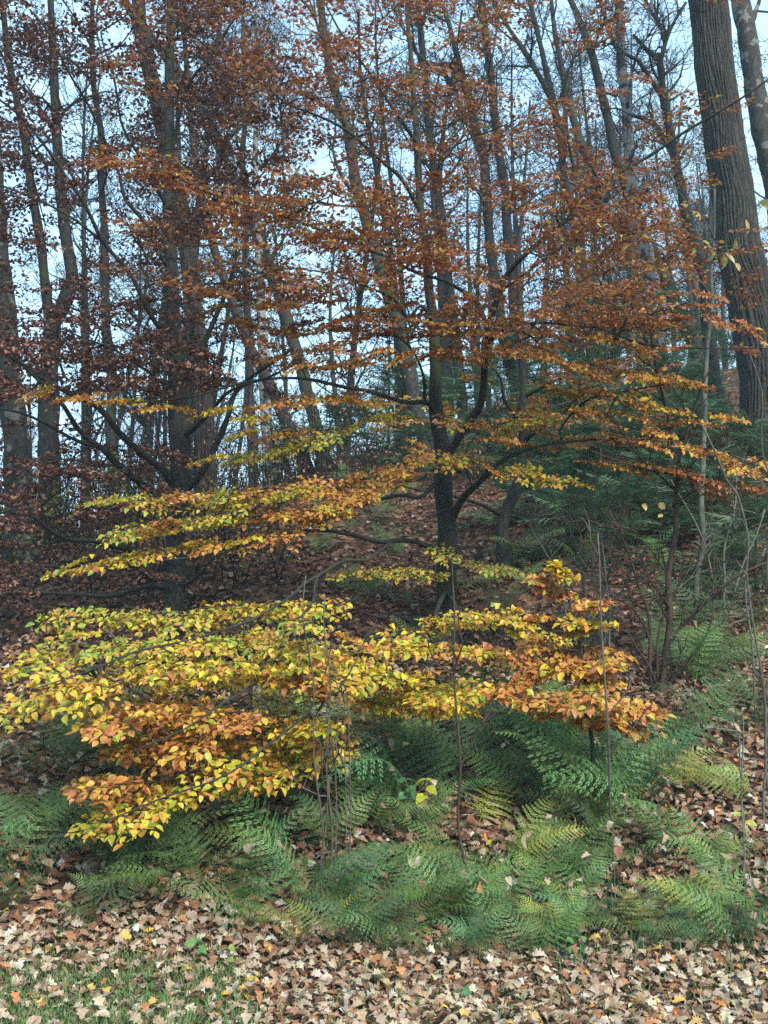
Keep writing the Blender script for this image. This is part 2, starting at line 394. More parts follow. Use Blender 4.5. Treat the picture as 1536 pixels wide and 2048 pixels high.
# ------------------------------------------------------------------ leaf sprays: flat fans of alternate twigs and leaves
def spray_template(seed, L=0.56, gap=0.042):
    r = random.Random(seed); P, X, tw = [], [], []
    def leafy(p0, d, ln, side, start):
        d = nrm(d); perp = np.array([-d[1], d[0], 0]); s = start; k = side
        q = p0 + d*ln; q[2] -= 0.12*ln
        mid = (p0+q)/2 + perp*r.uniform(-.02, .02)*ln*3; tw.append((p0, mid, q))
        while s < ln:
            f = s/ln; p = p0*(1-f)+q*f
            P.append(p + perp*k*0.004); a = r.uniform(0.75, 1.1)
            X.append(nrm(d*math.cos(a) + perp*k*math.sin(a) + np.array([0, 0, r.uniform(-.25, .1)]))); k = -k; s += gap*r.uniform(0.8, 1.2)
        P.append(q); X.append(nrm(d+np.array([0, 0, -0.15])))
        return q
    p0 = np.zeros(3); ax = np.array([1.0, 0, 0]); s = 0.05; k = 1
    ends = leafy(p0, ax + np.array([0, r.uniform(-.1, .1), 0]), L, 1, 0.12)
    while s < L*0.82:
        ln = (0.27*(1-s/L)+0.08)*r.uniform(0.7, 1.15); a = r.uniform(0.65, 0.95)
        b = np.array([s, 0, -0.12*s*s/L]); leafy(b, np.array([math.cos(a), k*math.sin(a), 0]), ln, k, 0.03)
        k = -k; s += 0.062*r.uniform(0.8, 1.25)
    tb = MB()
    for a, m_, b in tw:
        V, Q, T = tube(np.array([a, m_, b]), np.array([0.0028, 0.002, 0.0012]), 3, cap=False); tb.add(V, Q, T)
    return np.array(P), np.array(X), np.concatenate(tb.V), np.concatenate(tb.Q)
SPRAY = [spray_template(s) for s in range(10)]

PAL = {   # colours of the leaf itself: (weights, midrib, margin)
 'yellow':   [(0.42, (0.66, 0.44, 0.04), (0.68, 0.54, 0.06)), (0.17, (0.40, 0.40, 0.04), (0.50, 0.47, 0.04)), (0.20, (0.58, 0.25, 0.05), (0.62, 0.33, 0.06)), (0.06, (0.20, 0.30, 0.045), (0.32, 0.38, 0.04)), (0.05, (0.40, 0.15, 0.05), (0.46, 0.2, 0.06))],
 'yelgreen': [(0.35, (0.42, 0.42, 0.05), (0.50, 0.46, 0.05)), (0.2, (0.20, 0.31, 0.05), (0.30, 0.37, 0.05)), (0.3, (0.58, 0.38, 0.05), (0.62, 0.48, 0.06)), (0.15, (0.5, 0.24, 0.07), (0.55, 0.32, 0.08))],
 'orange':   [(0.45, (0.54, 0.22, 0.055), (0.60, 0.30, 0.07)), (0.25, (0.60, 0.36, 0.05), (0.64, 0.44, 0.06)), (0.25, (0.42, 0.14, 0.04), (0.48, 0.19, 0.05)), (0.05, (0.40, 0.40, 0.05), (0.50, 0.45, 0.05))],
 'rust':     [(0.50, (0.34, 0.105, 0.035), (0.42, 0.15, 0.045)), (0.24, (0.46, 0.20, 0.05), (0.52, 0.27, 0.06)), (0.20, (0.22, 0.07, 0.03), (0.28, 0.09, 0.035)), (0.06, (0.45, 0.34, 0.05), (0.5, 0.4, 0.06))],
 'red':      [(0.56, (0.26, 0.088, 0.045), (0.33, 0.122, 0.055)), (0.26, (0.38, 0.155, 0.05), (0.45, 0.20, 0.055)), (0.11, (0.16, 0.06, 0.036), (0.20, 0.07, 0.038)), (0.07, (0.24, 0.22, 0.05), (0.40, 0.27, 0.05))],
 'brown':    [(0.48, (0.15, 0.068, 0.050), (0.20, 0.098, 0.072)), (0.37, (0.24, 0.12, 0.085), (0.32, 0.185, 0.14)), (0.15, (0.09, 0.035, 0.026), (0.11, 0.045, 0.03))],
 'olive':    [(0.6, (0.10, 0.12, 0.035), (0.15, 0.15, 0.04)), (0.4, (0.25, 0.16, 0.04), (0.32, 0.2, 0.05))],
 'pale':     [(0.7, (0.52, 0.40, 0.15), (0.56, 0.46, 0.20)), (0.3, (0.45, 0.40, 0.12), (0.5, 0.42, 0.15))],
 'litter':   [(0.34, (0.22, 0.125, 0.075), (0.30, 0.19, 0.12)), (0.26, (0.32, 0.225, 0.15), (0.42, 0.32, 0.22)), (0.22, (0.14, 0.062, 0.036), (0.19, 0.09, 0.05)), (0.12, (0.28, 0.13, 0.06), (0.33, 0.16, 0.08)), (0.06, (0.46, 0.42, 0.35), (0.56, 0.51, 0.43))],
 'litterpale': [(0.44, (0.36, 0.27, 0.18), (0.43, 0.335, 0.235)), (0.20, (0.43, 0.35, 0.25), (0.50, 0.42, 0.31)), (0.20, (0.28, 0.18, 0.11), (0.36, 0.245, 0.16)), (0.12, (0.18, 0.09, 0.05), (0.24, 0.13, 0.08)), (0.07, (0.38, 0.18, 0.08), (0.44, 0.22, 0.1)), (0.03, (0.50, 0.33, 0.08), (0.55, 0.38, 0.1))],
 'litterred': [(0.42, (0.15, 0.068, 0.042), (0.20, 0.10, 0.062)), (0.28, (0.23, 0.125, 0.085), (0.30, 0.18, 0.125)), (0.22, (0.085, 0.04, 0.027), (0.11, 0.052, 0.035)), (0.08, (0.34, 0.25, 0.19), (0.42, 0.33, 0.26))],
}
def colours(pal, n, jit=0.12, bias=None):
    L = PAL[pal]; p = np.array([a[0] for a in L]); p = p/p.sum()
    k = rng.choice(len(L), n, p=p)
    m_ = np.array([a[1] for a in L])[k]; e = np.array([a[2] for a in L])[k]
    if pal in ('yellow', 'orange', 'yelgreen', 'rust'):
        w_ = (rng.random(n) < 0.16)[:, None]; e = np.where(w_, e*np.array([0.5, 0.36, 0.5]), e)
        w_ = (rng.random(n) < 0.06)[:, None]; m_ = np.where(w_, m_*np.array([0.45, 0.35, 0.5]), m_)
    j = rng.uniform(1-jit, 1+jit, (n, 1))*rng.uniform(0.94, 1.06, (n, 3)); return m_*j, e*j

class LeafBag:
    def __init__(s): s.a = [[] for _ in range(7)]
    def add(s, *arr):
        for l, x in zip(s.a, arr): l.append(x)
    def get(s): return [np.concatenate(l) for l in s.a if l]

def put_spray(bag, twigs, base, fwd, up, scale, pal, leafsize, keep=1.0, jit=0.31, tmpl=None):
    P, X, TV, TQ = SPRAY[rng.integers(len(SPRAY))] if tmpl is None else tmpl
    f = nrm(fwd); u = nrm(up - f*np.dot(up, f)); s = np.cross(u, f); R = np.stack([f, s, u], 1)
    if rng.random() < 0.5: R = R*np.array([1, -1, 1])
    m_ = rng.random(len(P)) < keep
    P2 = base + scale*(P[m_]@R.T); X2 = X[m_]@R.T; n = len(P2)
    N = u + rng.normal(0, jit, (n, 3)); S = leafsize*rng.uniform(0.62, 1.2, n)
    cm, ce = colours(pal, n); bag.add(P2, X2 + rng.normal(0, 0.16, (n, 3)), N, S, cm, ce)
    twigs.add(base + scale*(TV@R.T), TQ)

class Tree:
    def __init__(s, name, label, cat, base, group=None):
        s.root = thing(name, label, cat, base, group); s.base = np.array(base, float)
        s.P = np.zeros((60000, 3)); s.R = np.zeros(60000); s.par = np.full(60000, -1); s.grown = np.zeros(60000, bool); s.dir = np.zeros((60000, 3)); s.n = 0
        s.paths = []; s.bag = LeafBag(); s.tw = MB()
    def nodes(s, P, R, parent, grown=False):
        i0 = s.n; k = len(P); s.P[i0:i0+k] = P; s.R[i0:i0+k] = R; s.grown[i0:i0+k] = grown
        s.par[i0:i0+k] = np.arange(i0-1, i0+k-1); s.par[i0] = parent
        s.dir[i0:i0+k] = nrm(np.gradient(P, axis=0)) if k > 1 else 0; s.n += k; return i0
    def limb(s, pts, name='limb', mat=None, sides=8, wob=0.18, snap=True, step=0.10):
        """pts: (px, py, depth, width in photo pixels)."""
        P = np.array([at(a, b, d) for a, b, d, _ in pts]); R = np.array([w_*0.5*d/F*(0.9 if name == 'trunk' else 0.84) for _, _, d, w_ in pts])
        parent = -1
        if s.n and snap:
            dd = np.linalg.norm(s.P[:s.n]-P[0], axis=1); k = int(np.argmin(dd)); parent = k
            P = np.vstack([s.P[k], P]); R = np.concatenate([[min(R[0]*1.25, s.R[k]*0.8)], R])
            if np.linalg.norm(P[0]-P[1]) < 0.06: P = np.delete(P, 1, 0); R = np.delete(R, 1)
        P, R = resample(P, R, step)
        w_ = (np.stack([vnoise(P*2.3+5), vnoise(P*2.3+11), vnoise(P*2.3+17)], -1)-0.5)*0.10
        w_ *= np.minimum(1, np.arange(len(P))/6)[:, None]; P = P+w_*(0.5 if name == 'trunk' else 1)
        V, Q, T = tube(P, R, sides, wob); b = MB(); b.add(V, Q, T); b.build(name, mat or M_BARK, s.root)
        return s.nodes(P, R, parent)
    def ground_trunk(s, pts, **k):
        d = pts[0][2]; p = at(*pts[0][:3]); z = gz(p[0], d)
        # flare and root into the soil below the lowest visible point
        P0 = [(pts[0][0], pts[0][1], d, pts[0][3])]
        s.limb(pts, name='trunk', snap=False, **k)
        r = pts[0][3]*0.5*d/F*0.9; t0 = nrm(at(*pts[1][:3])-p)
        P = np.array([p+[0, 0, -0.3], p+[0, 0, -0.05], p+t0*0.08, p+t0*0.3]); R = np.array([r*2.0, r*1.45, r*1.15, r*0.93])
        V, Q, T = tube(*resample(P, R, 0.08), 10, 0.25); b = MB(); b.add(V, Q, T); b.build('root_flare', k.get('mat') or M_BARK, s.root)
    def grow(s, targets):
        """targets: (base point, forward, up, scale, palette, leaf size, keep). Each spray is carried by a twig grown from the nearest wood."""
        B = np.array([t[0] for t in targets]); n0 = s.n
        d = np.min(np.linalg.norm(B[:, None]-s.P[None, :n0][:, :, :][:, ::3], axis=2), axis=1)
        for i in np.argsort(d):
            b, fwd, up, sc, pal, ls, keep = targets[i]
            ends = b - nrm(fwd)*0.04
            v = ends-s.P[:s.n]; dist = np.linalg.norm(v, axis=1)
            cosd = np.sum(nrm(v)*s.dir[:s.n], axis=1)
            k = int(np.argmin(dist*(1.0-0.35*cosd) + np.where(s.grown[:s.n], 0, 0.05)))
            L = dist[k]; p0 = s.P[k]
            if L > 0.04:
                c = p0 + nrm(s.dir[k]*0.7 + nrm(ends-p0))*L*0.45; c2 = ends - nrm(fwd)*L*0.3
                m_ = max(3, int(L/0.12)); t = np.linspace(0, 1, m_+1)[:, None]
                P = (1-t)**3*p0 + 3*(1-t)**2*t*c + 3*(1-t)*t*t*c2 + t**3*ends
                P[1:-1] += rng.normal(0, 0.012, P[1:-1].shape)
                i0 = s.nodes(P[1:], np.zeros(len(P)-1), k, True); s.paths.append((k, i0, len(P)-1))
            put_spray(s.bag, s.tw, ends, fwd, up, sc, pal, ls, keep)
        cnt = np.zeros(s.n); tip = [p[1]+p[2]-1 for p in s.paths]; cnt[tip] += 1
        for i in range(s.n-1, -1, -1):
            if s.grown[i] and s.par[i] >= 0: cnt[s.par[i]] += cnt[i]
        r = 0.0026*np.maximum(cnt, 1)**0.52
        s.R[:s.n] = np.where(s.grown[:s.n], r, s.R[:s.n])
        for k, i0, m_ in s.paths:
            P = np.vstack([s.P[k], s.P[i0:i0+m_]]); R = np.concatenate([[min(s.R[i0]*1.1, max(s.R[k], 0.003))], s.R[i0:i0+m_]])
            V, Q, T = tube(P, R, 5 if R[0] > 0.012 else 3, 0.1, cap=False); s.tw.add(V, Q, T)
    def finish(s, key, tpls, mat, bark=None, n_obj=300, leafname='leaf'):
        o = s.tw.build('twigs', bark or M_BARK, s.root)
        if o: o['kind'] = 'stuff'
        P, X, N, S, cm, ce = s.bag.get(); m_ = pick_largest(P, S, n_obj)
        leaf_objects(s.root, key, tpls, mat, P[m_], X[m_], N[m_], S[m_], cm[m_], ce[m_], name=leafname)
        px_, py_, f_ = project(P); near = (S/np.maximum(f_, .1) > 0.0088) & (key == 'beech') & (py_ > 880); b = MB()
        for q, tp in ((~m_ & near, tpls), (~m_ & ~near, FLAT_LOW if key == 'beech' else CURL_LOW)):
            if q.any(): add_leaves(b, tp, P[q], X[q], N[q], S[q], cm[q], ce[q])
        o = b.build('foliage', mat, s.root)
        if o: o['kind'] = 'stuff'
        return len(P)

def band(pts, n, thick, pal, ls, root, tilt=0.3, scale=(0.55, 0.9), keep=1.0, dj=0.35, pal2=None, out_w=0.6, droop=0.15):
    """Layer of foliage following a branch line: pts are (px, py, depth)."""
    pts = np.array(pts, float); seg = np.linalg.norm(np.diff(pts[:, :2], axis=0), axis=1); cum = np.concatenate([[0], np.cumsum(seg)]); L = []
    for i in range(n):
        s = (i+rng.random())/n*cum[-1]; q = [np.interp(s, cum, pts[:, c]) for c in range(3)]
        dz = rng.normal(0, 1)
        p = at(q[0], q[1]+dz*thick*0.55, q[2]+rng.uniform(-dj, dj))
        j = min(len(pts)-2, max(0, int(np.searchsorted(cum, s)-1))); A, B = at(*pts[j]), at(*pts[j+1])
        along = nrm(A-B) if np.linalg.norm((A-root)[:2]) > np.linalg.norm((B-root)[:2]) else nrm(B-A)
        o = p-root; o[2] = 0; fwd = nrm(along*0.8 + nrm(o)*out_w + rng.normal(0, 0.42, 3)*np.array([1, 1, 0.2])); fwd[2] -= droop
        sc = rng.uniform(*scale); up = np.array([rng.normal(0, 0.16), -tilt+rng.normal(0, 0.12), 1.0])
        pl = pal if (pal2 is None or rng.random() > s/cum[-1]) else pal2
        L.append((p - nrm(fwd)*0.28*sc, fwd, up, sc, pl, ls, keep))
    return L
def fill(n, box, depth, pal, ls, root, mask=None, tilt=0.1, scale=(0.7, 1.1), keep=0.9):
    L = []
    while len(L) < n:
        px = rng.uniform(box[0], box[2]); py = rng.uniform(box[1], box[3])
        if mask is not None and rng.random() > mask(px, py): continue
        p = at(px, py, rng.uniform(*depth)); o = p-root; o[2] = 0
        fwd = nrm(nrm(o) + rng.normal(0, 0.45, 3)*np.array([1, 1, 0.2])); fwd[2] += rng.uniform(-0.15, 0.25); sc = rng.uniform(*scale)
        up = np.array([rng.normal(0, 0.25), -tilt+rng.normal(0, 0.2), 1.0])
        L.append((p - nrm(fwd)*0.28*sc, fwd, up, sc, pal, ls, keep))
    return L

# ------------------------------------------------------------------ the yellow and rust beech in the middle
hm = ground_hit(888, 1290); DM = float(hm[1]); RM = np.array([hm[0], hm[1], 0.0])
beech = Tree('beech_tree', 'slender dark beech turning from rust red above to bright yellow low branches', 'tree', hm)
beech.ground_trunk([(888, 1290, DM, 54), (892, 1200, DM, 47), (894, 1100, DM, 44), (890, 1000, DM, 42), (888, 930, DM, 40), (876, 850, DM, 34), (868, 720, DM, 26), (862, 600, DM, 23), (850, 480, DM, 20), (838, 350, DM, 17), (832, 250, DM, 15), (822, 120, DM, 12), (812, -10, DM, 10), (805, -260, DM, 6)], sides=14)
bl = beech.limb
bl([(900, 905, DM, 20), (925, 865, DM-.1, 19), (950, 815, DM-.3, 19), (968, 740, DM-.5, 17), (976, 660, DM-.7, 16), (985, 600, DM-.8, 17), (1003, 558, DM-.9, 15), (1060, 500, DM-1.1, 13), (1150, 420, DM-1.3, 11), (1250, 340, DM-1.5, 9), (1370, 262, DM-1.7, 8), (1480, 195, DM-1.9, 6), (1560, 150, DM-2, 4)])
bl([(868, 832, DM, 13), (862, 812, DM-.1, 12), (845, 802, DM-.3, 12), (790, 800, DM-.6, 10), (700, 776, DM-.9, 9), (600, 758, DM-1.2, 8), (510, 764, DM-1.4, 6), (380, 790, DM-1.5, 5), (220, 800, DM-1.6, 4), (70, 788, DM-1.6, 3)])
bl([(850, 803, DM-.25, 9), (852, 770, DM-.3, 8), (846, 730, DM-.4, 6), (820, 690, DM-.6, 5), (740, 640, DM-.9, 4)])
bl([(905, 1060, DM, 20), (918, 1010, DM-.1, 18), (945, 972, DM-.3, 15), (980, 940, DM-.5, 12), (1040, 905, DM-.7, 9), (1130, 880, DM-.9, 7), (1240, 880, DM-1.1, 6), (1350, 905, DM-1.3, 5), (1500, 925, DM-1.5, 3)])
bl([(885, 1115, DM, 16), (850, 1092, DM-.2, 13), (800, 1083, DM-.5, 12), (740, 1075, DM-.9, 11), (680, 1065, DM-1.3, 10), (630, 1060, DM-1.6, 8), (560, 1075, DM-1.9, 6), (450, 1100, DM-2.1, 5), (300, 1120, DM-2.3, 3)])
bl([(780, 1082, DM-.6, 8), (735, 1110, DM-1.2, 8), (640, 1150, DM-2.0, 7), (560, 1210, DM-2.6, 7), (430, 1270, DM-3.2, 6), (250, 1310, DM-3.7, 5), (60, 1380, DM-4.1, 3)])
bl([(640, 1150, DM-2.0, 6), (600, 1240, DM-2.9, 6), (520, 1350, DM-3.6, 6), (400, 1440, DM-4.1, 5), (260, 1500, DM-4.3, 3)])
bl([(888, 1180, DM, 12), (860, 1230, DM-.8, 10), (800, 1290, DM-2.0, 9), (700, 1350, DM-3.0, 8), (600, 1430, DM-3.8, 7), (460, 1540, DM-4.3, 5), (300, 1610, DM-4.5, 4), (200, 1650, DM-4.6, 2)])
bl([(892, 1190, DM, 10), (930, 1230, DM-.9, 8), (980, 1260, DM-1.8, 7), (1040, 1290, DM-2.4, 5), (1100, 1340, DM-2.8, 3)])
bl([(886, 960, DM, 11), (850, 985, DM-.3, 10), (800, 990, DM-.7, 9), (730, 1000, DM-1.2, 8), (640, 1010, DM-1.6, 7), (500, 1030, DM-2.0, 5), (300, 1050, DM-2.3, 3)])
bl([(884, 930, DM, 10), (840, 950, DM-.4, 8), (770, 960, DM-.8, 7), (650, 960, DM-1.2, 6), (500, 985, DM-1.6, 5), (260, 1000, DM-2, 3)])
bl([(976, 650, DM-.7, 11), (950, 600, DM-.8, 10), (900, 570, DM-.9, 9), (840, 548, DM-1.1, 8), (768, 512, DM-1.4, 7), (650, 462, DM-1.8, 6), (540, 430, DM-2.1, 5), (430, 395, DM-2.4, 4), (290, 335, DM-2.7, 3)])
bl([(846, 430, DM, 11), (812, 370, DM-.2, 10), (775, 325, DM-.4, 9), (700, 268, DM-.7, 8), (620, 225, DM-1, 7), (545, 190, DM-1.3, 6), (440, 110, DM-1.6, 5), (350, 40, DM-1.9, 4), (280, -30, DM-2, 3)])
bl([(832, 290, DM, 9), (806, 245, DM-.2, 8), (775, 205, DM-.3, 7), (730, 140, DM-.5, 6), (680, 60, DM-.7, 5), (640, -20, DM-.8, 4)])
bl([(862, 640, DM, 9), (840, 615, DM-.3, 8), (815, 640, DM-.5, 7), (780, 600, DM-.8, 6), (700, 560, DM-1.1, 5), (600, 540, DM-1.4, 4), (480, 545, DM-1.7, 3)])
bl([(1150, 420, DM-1.3, 8), (1148, 350, DM-1.3, 7), (1135, 270, DM-1.4, 6), (1140, 190, DM-1.5, 5), (1150, 110, DM-1.6, 3)])
bl([(990, 590, DM-.85, 8), (1030, 560, DM-1.0, 7), (1110, 500, DM-1.2, 6), (1180, 440, DM-1.5, 5), (1220, 360, DM-1.7, 4), (1250, 250, DM-1.9, 3)])
bl([(968, 690, DM-.6, 9), (1010, 655, DM-.8, 8), (1080, 645, DM-1, 7), (1180, 655, DM-1.3, 6), (1300, 690, DM-1.6, 5), (1420, 700, DM-1.9, 4), (1540, 695, DM-2, 3)])
bl([(1120, 860, DM-.9, 7), (1170, 800, DM-1, 6), (1250, 775, DM-1.2, 5), (1390, 765, DM-1.4, 3)])
bl([(840, 380, DM, 8), (880, 330, DM-.2, 7), (940, 240, DM-.4, 6), (980, 130, DM-.6, 5), (1000, 20, DM-.7, 4)])

yl, md, up_ = 0.064, 0.060, 0.055
T = []
Y = DM-3.7
T += band([(-10, 1405, Y+.1), (150, 1388, Y), (330, 1345, Y+.1), (560, 1330, Y+.3), (760, 1335, Y+.5), (920, 1385, Y+.8)], 38, 26, 'yellow', yl, RM, 0.40)
T += band([(100, 1225, Y+1.2), (300, 1235, Y+1.0), (450, 1215, Y+1.1), (660, 1215, Y+1.3)], 16, 18, 'yelgreen', yl, RM, 0.40, pal2='yellow')
T += band([(60, 1315, Y+.6), (200, 1290, Y+.5), (350, 1280, Y+.5), (600, 1290, Y+.6), (860, 1290, Y+.9)], 24, 26, 'yelgreen', yl, RM, 0.40, pal2='yellow')
T += band([(190, 1455, Y-.1), (330, 1430, Y-.1), (480, 1425, Y), (640, 1445, Y+.2)], 18, 24, 'orange', yl, RM, 0.40, pal2='yellow')
T += band([(560, 1350, Y+.1), (700, 1370, Y+.2), (850, 1390, Y+.5), (960, 1385, Y+.8)], 18, 20, 'orange', yl, RM, 0.40, pal2='yellow')
T += band([(180, 1650, Y-.2), (270, 1630, Y-.2), (380, 1570, Y-.1), (490, 1500, Y), (590, 1460, Y+.1)], 15, 15, 'yellow', yl, RM, 0.40)
T += band([(160, 1560, Y-.1), (260, 1580, Y-.1), (340, 1560, Y)], 7, 18, 'orange', yl, RM, 0.40)
T += band([(230, 1500, Y), (350, 1500, Y), (450, 1490, Y+.1)], 8, 13, 'orange', yl, RM, 0.40)
T += band([(450, 1560, Y+.2), (540, 1545, Y+.2), (620, 1500, Y+.4), (690, 1480, Y+.5)], 8, 22, 'yellow', yl*.95, RM, 0.40)
T += band([(830, 1245, Y+2.0), (950, 1225, Y+1.9), (1040, 1245, Y+1.8), (1120, 1300, Y+1.6)], 12, 17, 'yellow', yl, RM, 0.40)
T += band([(880, 1300, Y+1.8), (1000, 1300, Y+1.7), (1090, 1330, Y+1.6)], 7, 18, 'orange', yl*.95, RM, 0.40)
T += band([(115, 1138, DM-2.4), (250, 1112, DM-2.3), (420, 1085, DM-2.1), (560, 1070, DM-1.9), (700, 1010, DM-1.5)], 20, 12, 'yellow', md, RM, 0.3, dj=.25, pal2='orange')
T += band([(620, 1030, DM-1.7), (760, 965, DM-1.2), (840, 922, DM-.9), (930, 915, DM-.7), (1050, 945, DM-.8), (1160, 962, DM-1)], 22, 12, 'orange', md, RM, 0.3, dj=.3, pal2='yellow')
T += band([(190, 1005, DM-2.1), (330, 1000, DM-2.0), (500, 985, DM-1.7), (650, 960, DM-1.3), (800, 945, DM-.9)], 22, 14, 'yelgreen', md, RM, 0.32, pal2='orange')
T += band([(230, 1062, DM-2.2), (400, 1042, DM-2.0), (600, 1020, DM-1.7), (740, 990, DM-1.3)], 20, 13, 'yelgreen', md, RM, 0.32, pal2='orange')
T += band([(410, 915, DM-1.6), (520, 908, DM-1.4), (620, 885, DM-1.2), (700, 850, DM-1), (800, 815, DM-.8)], 11, 9, 'yelgreen', md, RM, 0.3, dj=.2)
T += band([(690, 1145, DM-1), (800, 1140, DM-.8), (880, 1155, DM-.7)], 5, 8, 'yelgreen', md, RM, 0.3, dj=.2, scale=(.5, .8))
T += band([(890, 1110, DM-.5), (970, 1130, DM-.6), (1040, 1145, DM-.7)], 4, 8, 'yelgreen', md, RM, 0.3, dj=.2, scale=(.5, .7))
T += band([(50, 790, DM-1.6), (160, 785, DM-1.6), (330, 815, DM-1.5), (470, 820, DM-1.4), (560, 800, DM-1.3)], 11, 10, 'orange', md, RM, 0.3, dj=.2, pal2='yellow', scale=(.6, .9))
T += band([(540, 730, DM-1.3), (700, 720, DM-1.1), (850, 700, DM-1.0), (1000, 700, DM-.9), (1080, 705, DM-1)], 22, 16, 'orange', md, RM, 0.25, pal2='orange')
T += band([(1060, 700, DM-1.1), (1150, 720, DM-1.2), (1280, 745, DM-1.4), (1410, 775, DM-1.5)], 18, 18, 'orange', md, RM, 0.25)
T += band([(980, 885, DM-.8), (1080, 875, DM-.8), (1180, 870, DM-1), (1300, 885, DM-1.2), (1420, 905, DM-1.4), (1540, 935, DM-1.5)], 20, 12, 'orange', md, RM, 0.28)
T += band([(1120, 800, DM-1), (1230, 830, DM-1.1), (1330, 850, DM-1.3), (1500, 825, DM-1.5)], 9, 14, 'orange', md, RM, 0.28)
T += band([(1340, 930, DM-1.5), (1430, 980, DM-1.5), (1540, 975, DM-1.5)], 6, 16, 'rust', md*.9, RM, 0.28)
T += band([(190, 310, DM-2.7), (330, 350, DM-2.6), (450, 400, DM-2.3), (620, 440, DM-2), (760, 480, DM-1.6), (930, 520, DM-1.2)], 34, 30, 'rust', up_, RM, 0.35, dj=.3)
T += band([(400, 560, DM-1.8), (520, 560, DM-1.6), (640, 600, DM-1.3), (800, 620, DM-1), (980, 640, DM-.9)], 22, 26, 'rust', md, RM, 0.3, pal2='orange')
T += band([(1080, 600, DM-1.2), (1250, 640, DM-1.5), (1400, 620, DM-1.7), (1540, 690, DM-1.9)], 15, 28, 'rust', md, RM, 0.2)
def lower(px, py):
    top = np.interp(px, [0, 100, 300, 620, 800, 960], [1360, 1225, 1205, 1215, 1265, 1290]); bot = np.interp(px, [0, 160, 200, 380, 600, 700, 960], [1410, 1420, 1500, 1610, 1500, 1430, 1420])
    return 1.0 if top < py < bot else 0.0
T += fill(24, (0, 1200, 960, 1620), (Y-.1, Y+1.3), 'yellow', yl, RM, lower, 0.42, (.5, .85), .85)
T += fill(10, (60, 1200, 760, 1480), (Y, Y+1.5), 'yelgreen', yl, RM, lower, 0.42, (.5, .85), .8)
T += fill(11, (200, 1230, 960, 1600), (Y-.1, Y+1.3), 'orange', yl, RM, lower, 0.42, (.5, .85), .85)
for a_, n_, p1, p2 in (([(560, 800, DM-1.2), (700, 790, DM-1), (820, 840, DM-.6)], 7, 'orange', 'yellow'), ([(640, 650, DM-1.2), (800, 665, DM-.9), (980, 655, DM-.8)], 12, 'orange', 'rust'), ([(900, 830, DM-.6), (1000, 850, DM-.7), (1120, 830, DM-.9)], 7, 'orange', 'yellow'),
    ([(1080, 770, DM-1), (1200, 790, DM-1.1), (1350, 810, DM-1.3)], 10, 'orange', 'yellow'), ([(1180, 920, DM-1.1), (1300, 935, DM-1.2), (1420, 950, DM-1.4)], 8, 'orange', 'rust'), ([(720, 1000, DM-1.2), (620, 975, DM-1.5), (450, 1010, DM-1.8)], 8, 'orange', 'yellow'), ([(1020, 660, DM-.9), (1150, 670, DM-1.1), (1300, 690, DM-1.4)], 9, 'rust', 'orange'),
    ([(480, 870, DM-1.5), (600, 855, DM-1.3)], 3, 'yellow', 'orange'), ([(440, 610, DM-1.5), (560, 660, DM-1.3), (700, 680, DM-1.1)], 9, 'rust', 'orange')):
    T += band(a_, n_, 9, p1, md, RM, 0.28, dj=.25, pal2=p2)
def upper(px, py):
    d = 1.0
    if px < 620: d *= 0.10 + 0.88*max(0, (px-220)/400)**1.3
    if px > 1020 and py < 170: d *= 0.12
    if px > 1150 and py < 300: d *= 0.35
    if px > 1360: d *= 0.40
    if py > 620: d *= 0.5
    return d
T += fill(310, (180, -60, 1536, 700), (DM-3.2, DM+0.6), 'red', up_, RM, upper, 0.05)
T += fill(80, (560, 350, 1420, 700), (DM-2.2, DM-0.4), 'rust', up_, RM, upper, 0.1)
beech.grow(T)
print('beech leaves', beech.finish('beech', FLAT, M_BEECH))

# ------------------------------------------------------------------ the brown-leaved beech on the left
hl = ground_hit(345, 1240); DL = float(hl[1]); RL = np.array([hl[0], hl[1], 0.0])
lt = Tree('beech_tree', 'mossy dark beech at the left full of small curled brown leaves', 'tree', hl)
lt.ground_trunk([(345, 1240, DL, 44), (350, 1180, DL, 42), (352, 1080, DL, 44), (356, 980, DL, 50), (357, 900, DL, 48), (357, 820, DL, 44), (353, 740, DL, 40), (349, 640, DL, 34), (342, 540, DL, 32), (336, 420, DL, 28), (337, 300, DL, 25), (340, 150, DL, 22), (342, 0, DL, 18), (344, -300, DL, 10)], sides=14)
ll = lt.limb
ll([(345, 970, DL, 22), (325, 945, DL-.1, 20), (280, 905, DL-.3, 18), (240, 865, DL-.5, 16), (190, 815, DL-.7, 15), (130, 785, DL-.9, 13), (60, 740, DL-1.1, 11), (-20, 685, DL-1.3, 9)])
ll([(335, 1000, DL, 22), (290, 980, DL-.2, 20), (245, 945, DL-.4, 18), (205, 890, DL-.6, 15), (150, 845, DL-.8, 12), (110, 795, DL-1, 10), (20, 710, DL-1.3, 8)])
ll([(205, 890, DL-.6, 9), (160, 880, DL-.7, 8), (110, 855, DL-.8, 7), (40, 825, DL-.9, 6), (-20, 815, DL-1, 5)])
ll([(375, 975, DL, 22), (410, 935, DL-.1, 18), (440, 880, DL-.1, 16), (455, 830, DL-.2, 13), (470, 780, DL-.2, 11), (520, 745, DL-.3, 9), (580, 700, DL-.5, 7)])
ll([(362, 870, DL, 12), (395, 850, DL-.2, 11), (430, 815, DL-.4, 10), (470, 775, DL-.6, 8), (560, 740, DL-.8, 6)])
ll([(358, 760, DL, 20), (378, 742, DL, 19), (395, 715, DL-.1, 16), (425, 650, DL-.2, 13), (450, 580, DL-.3, 10), (480, 500, DL-.4, 7)])
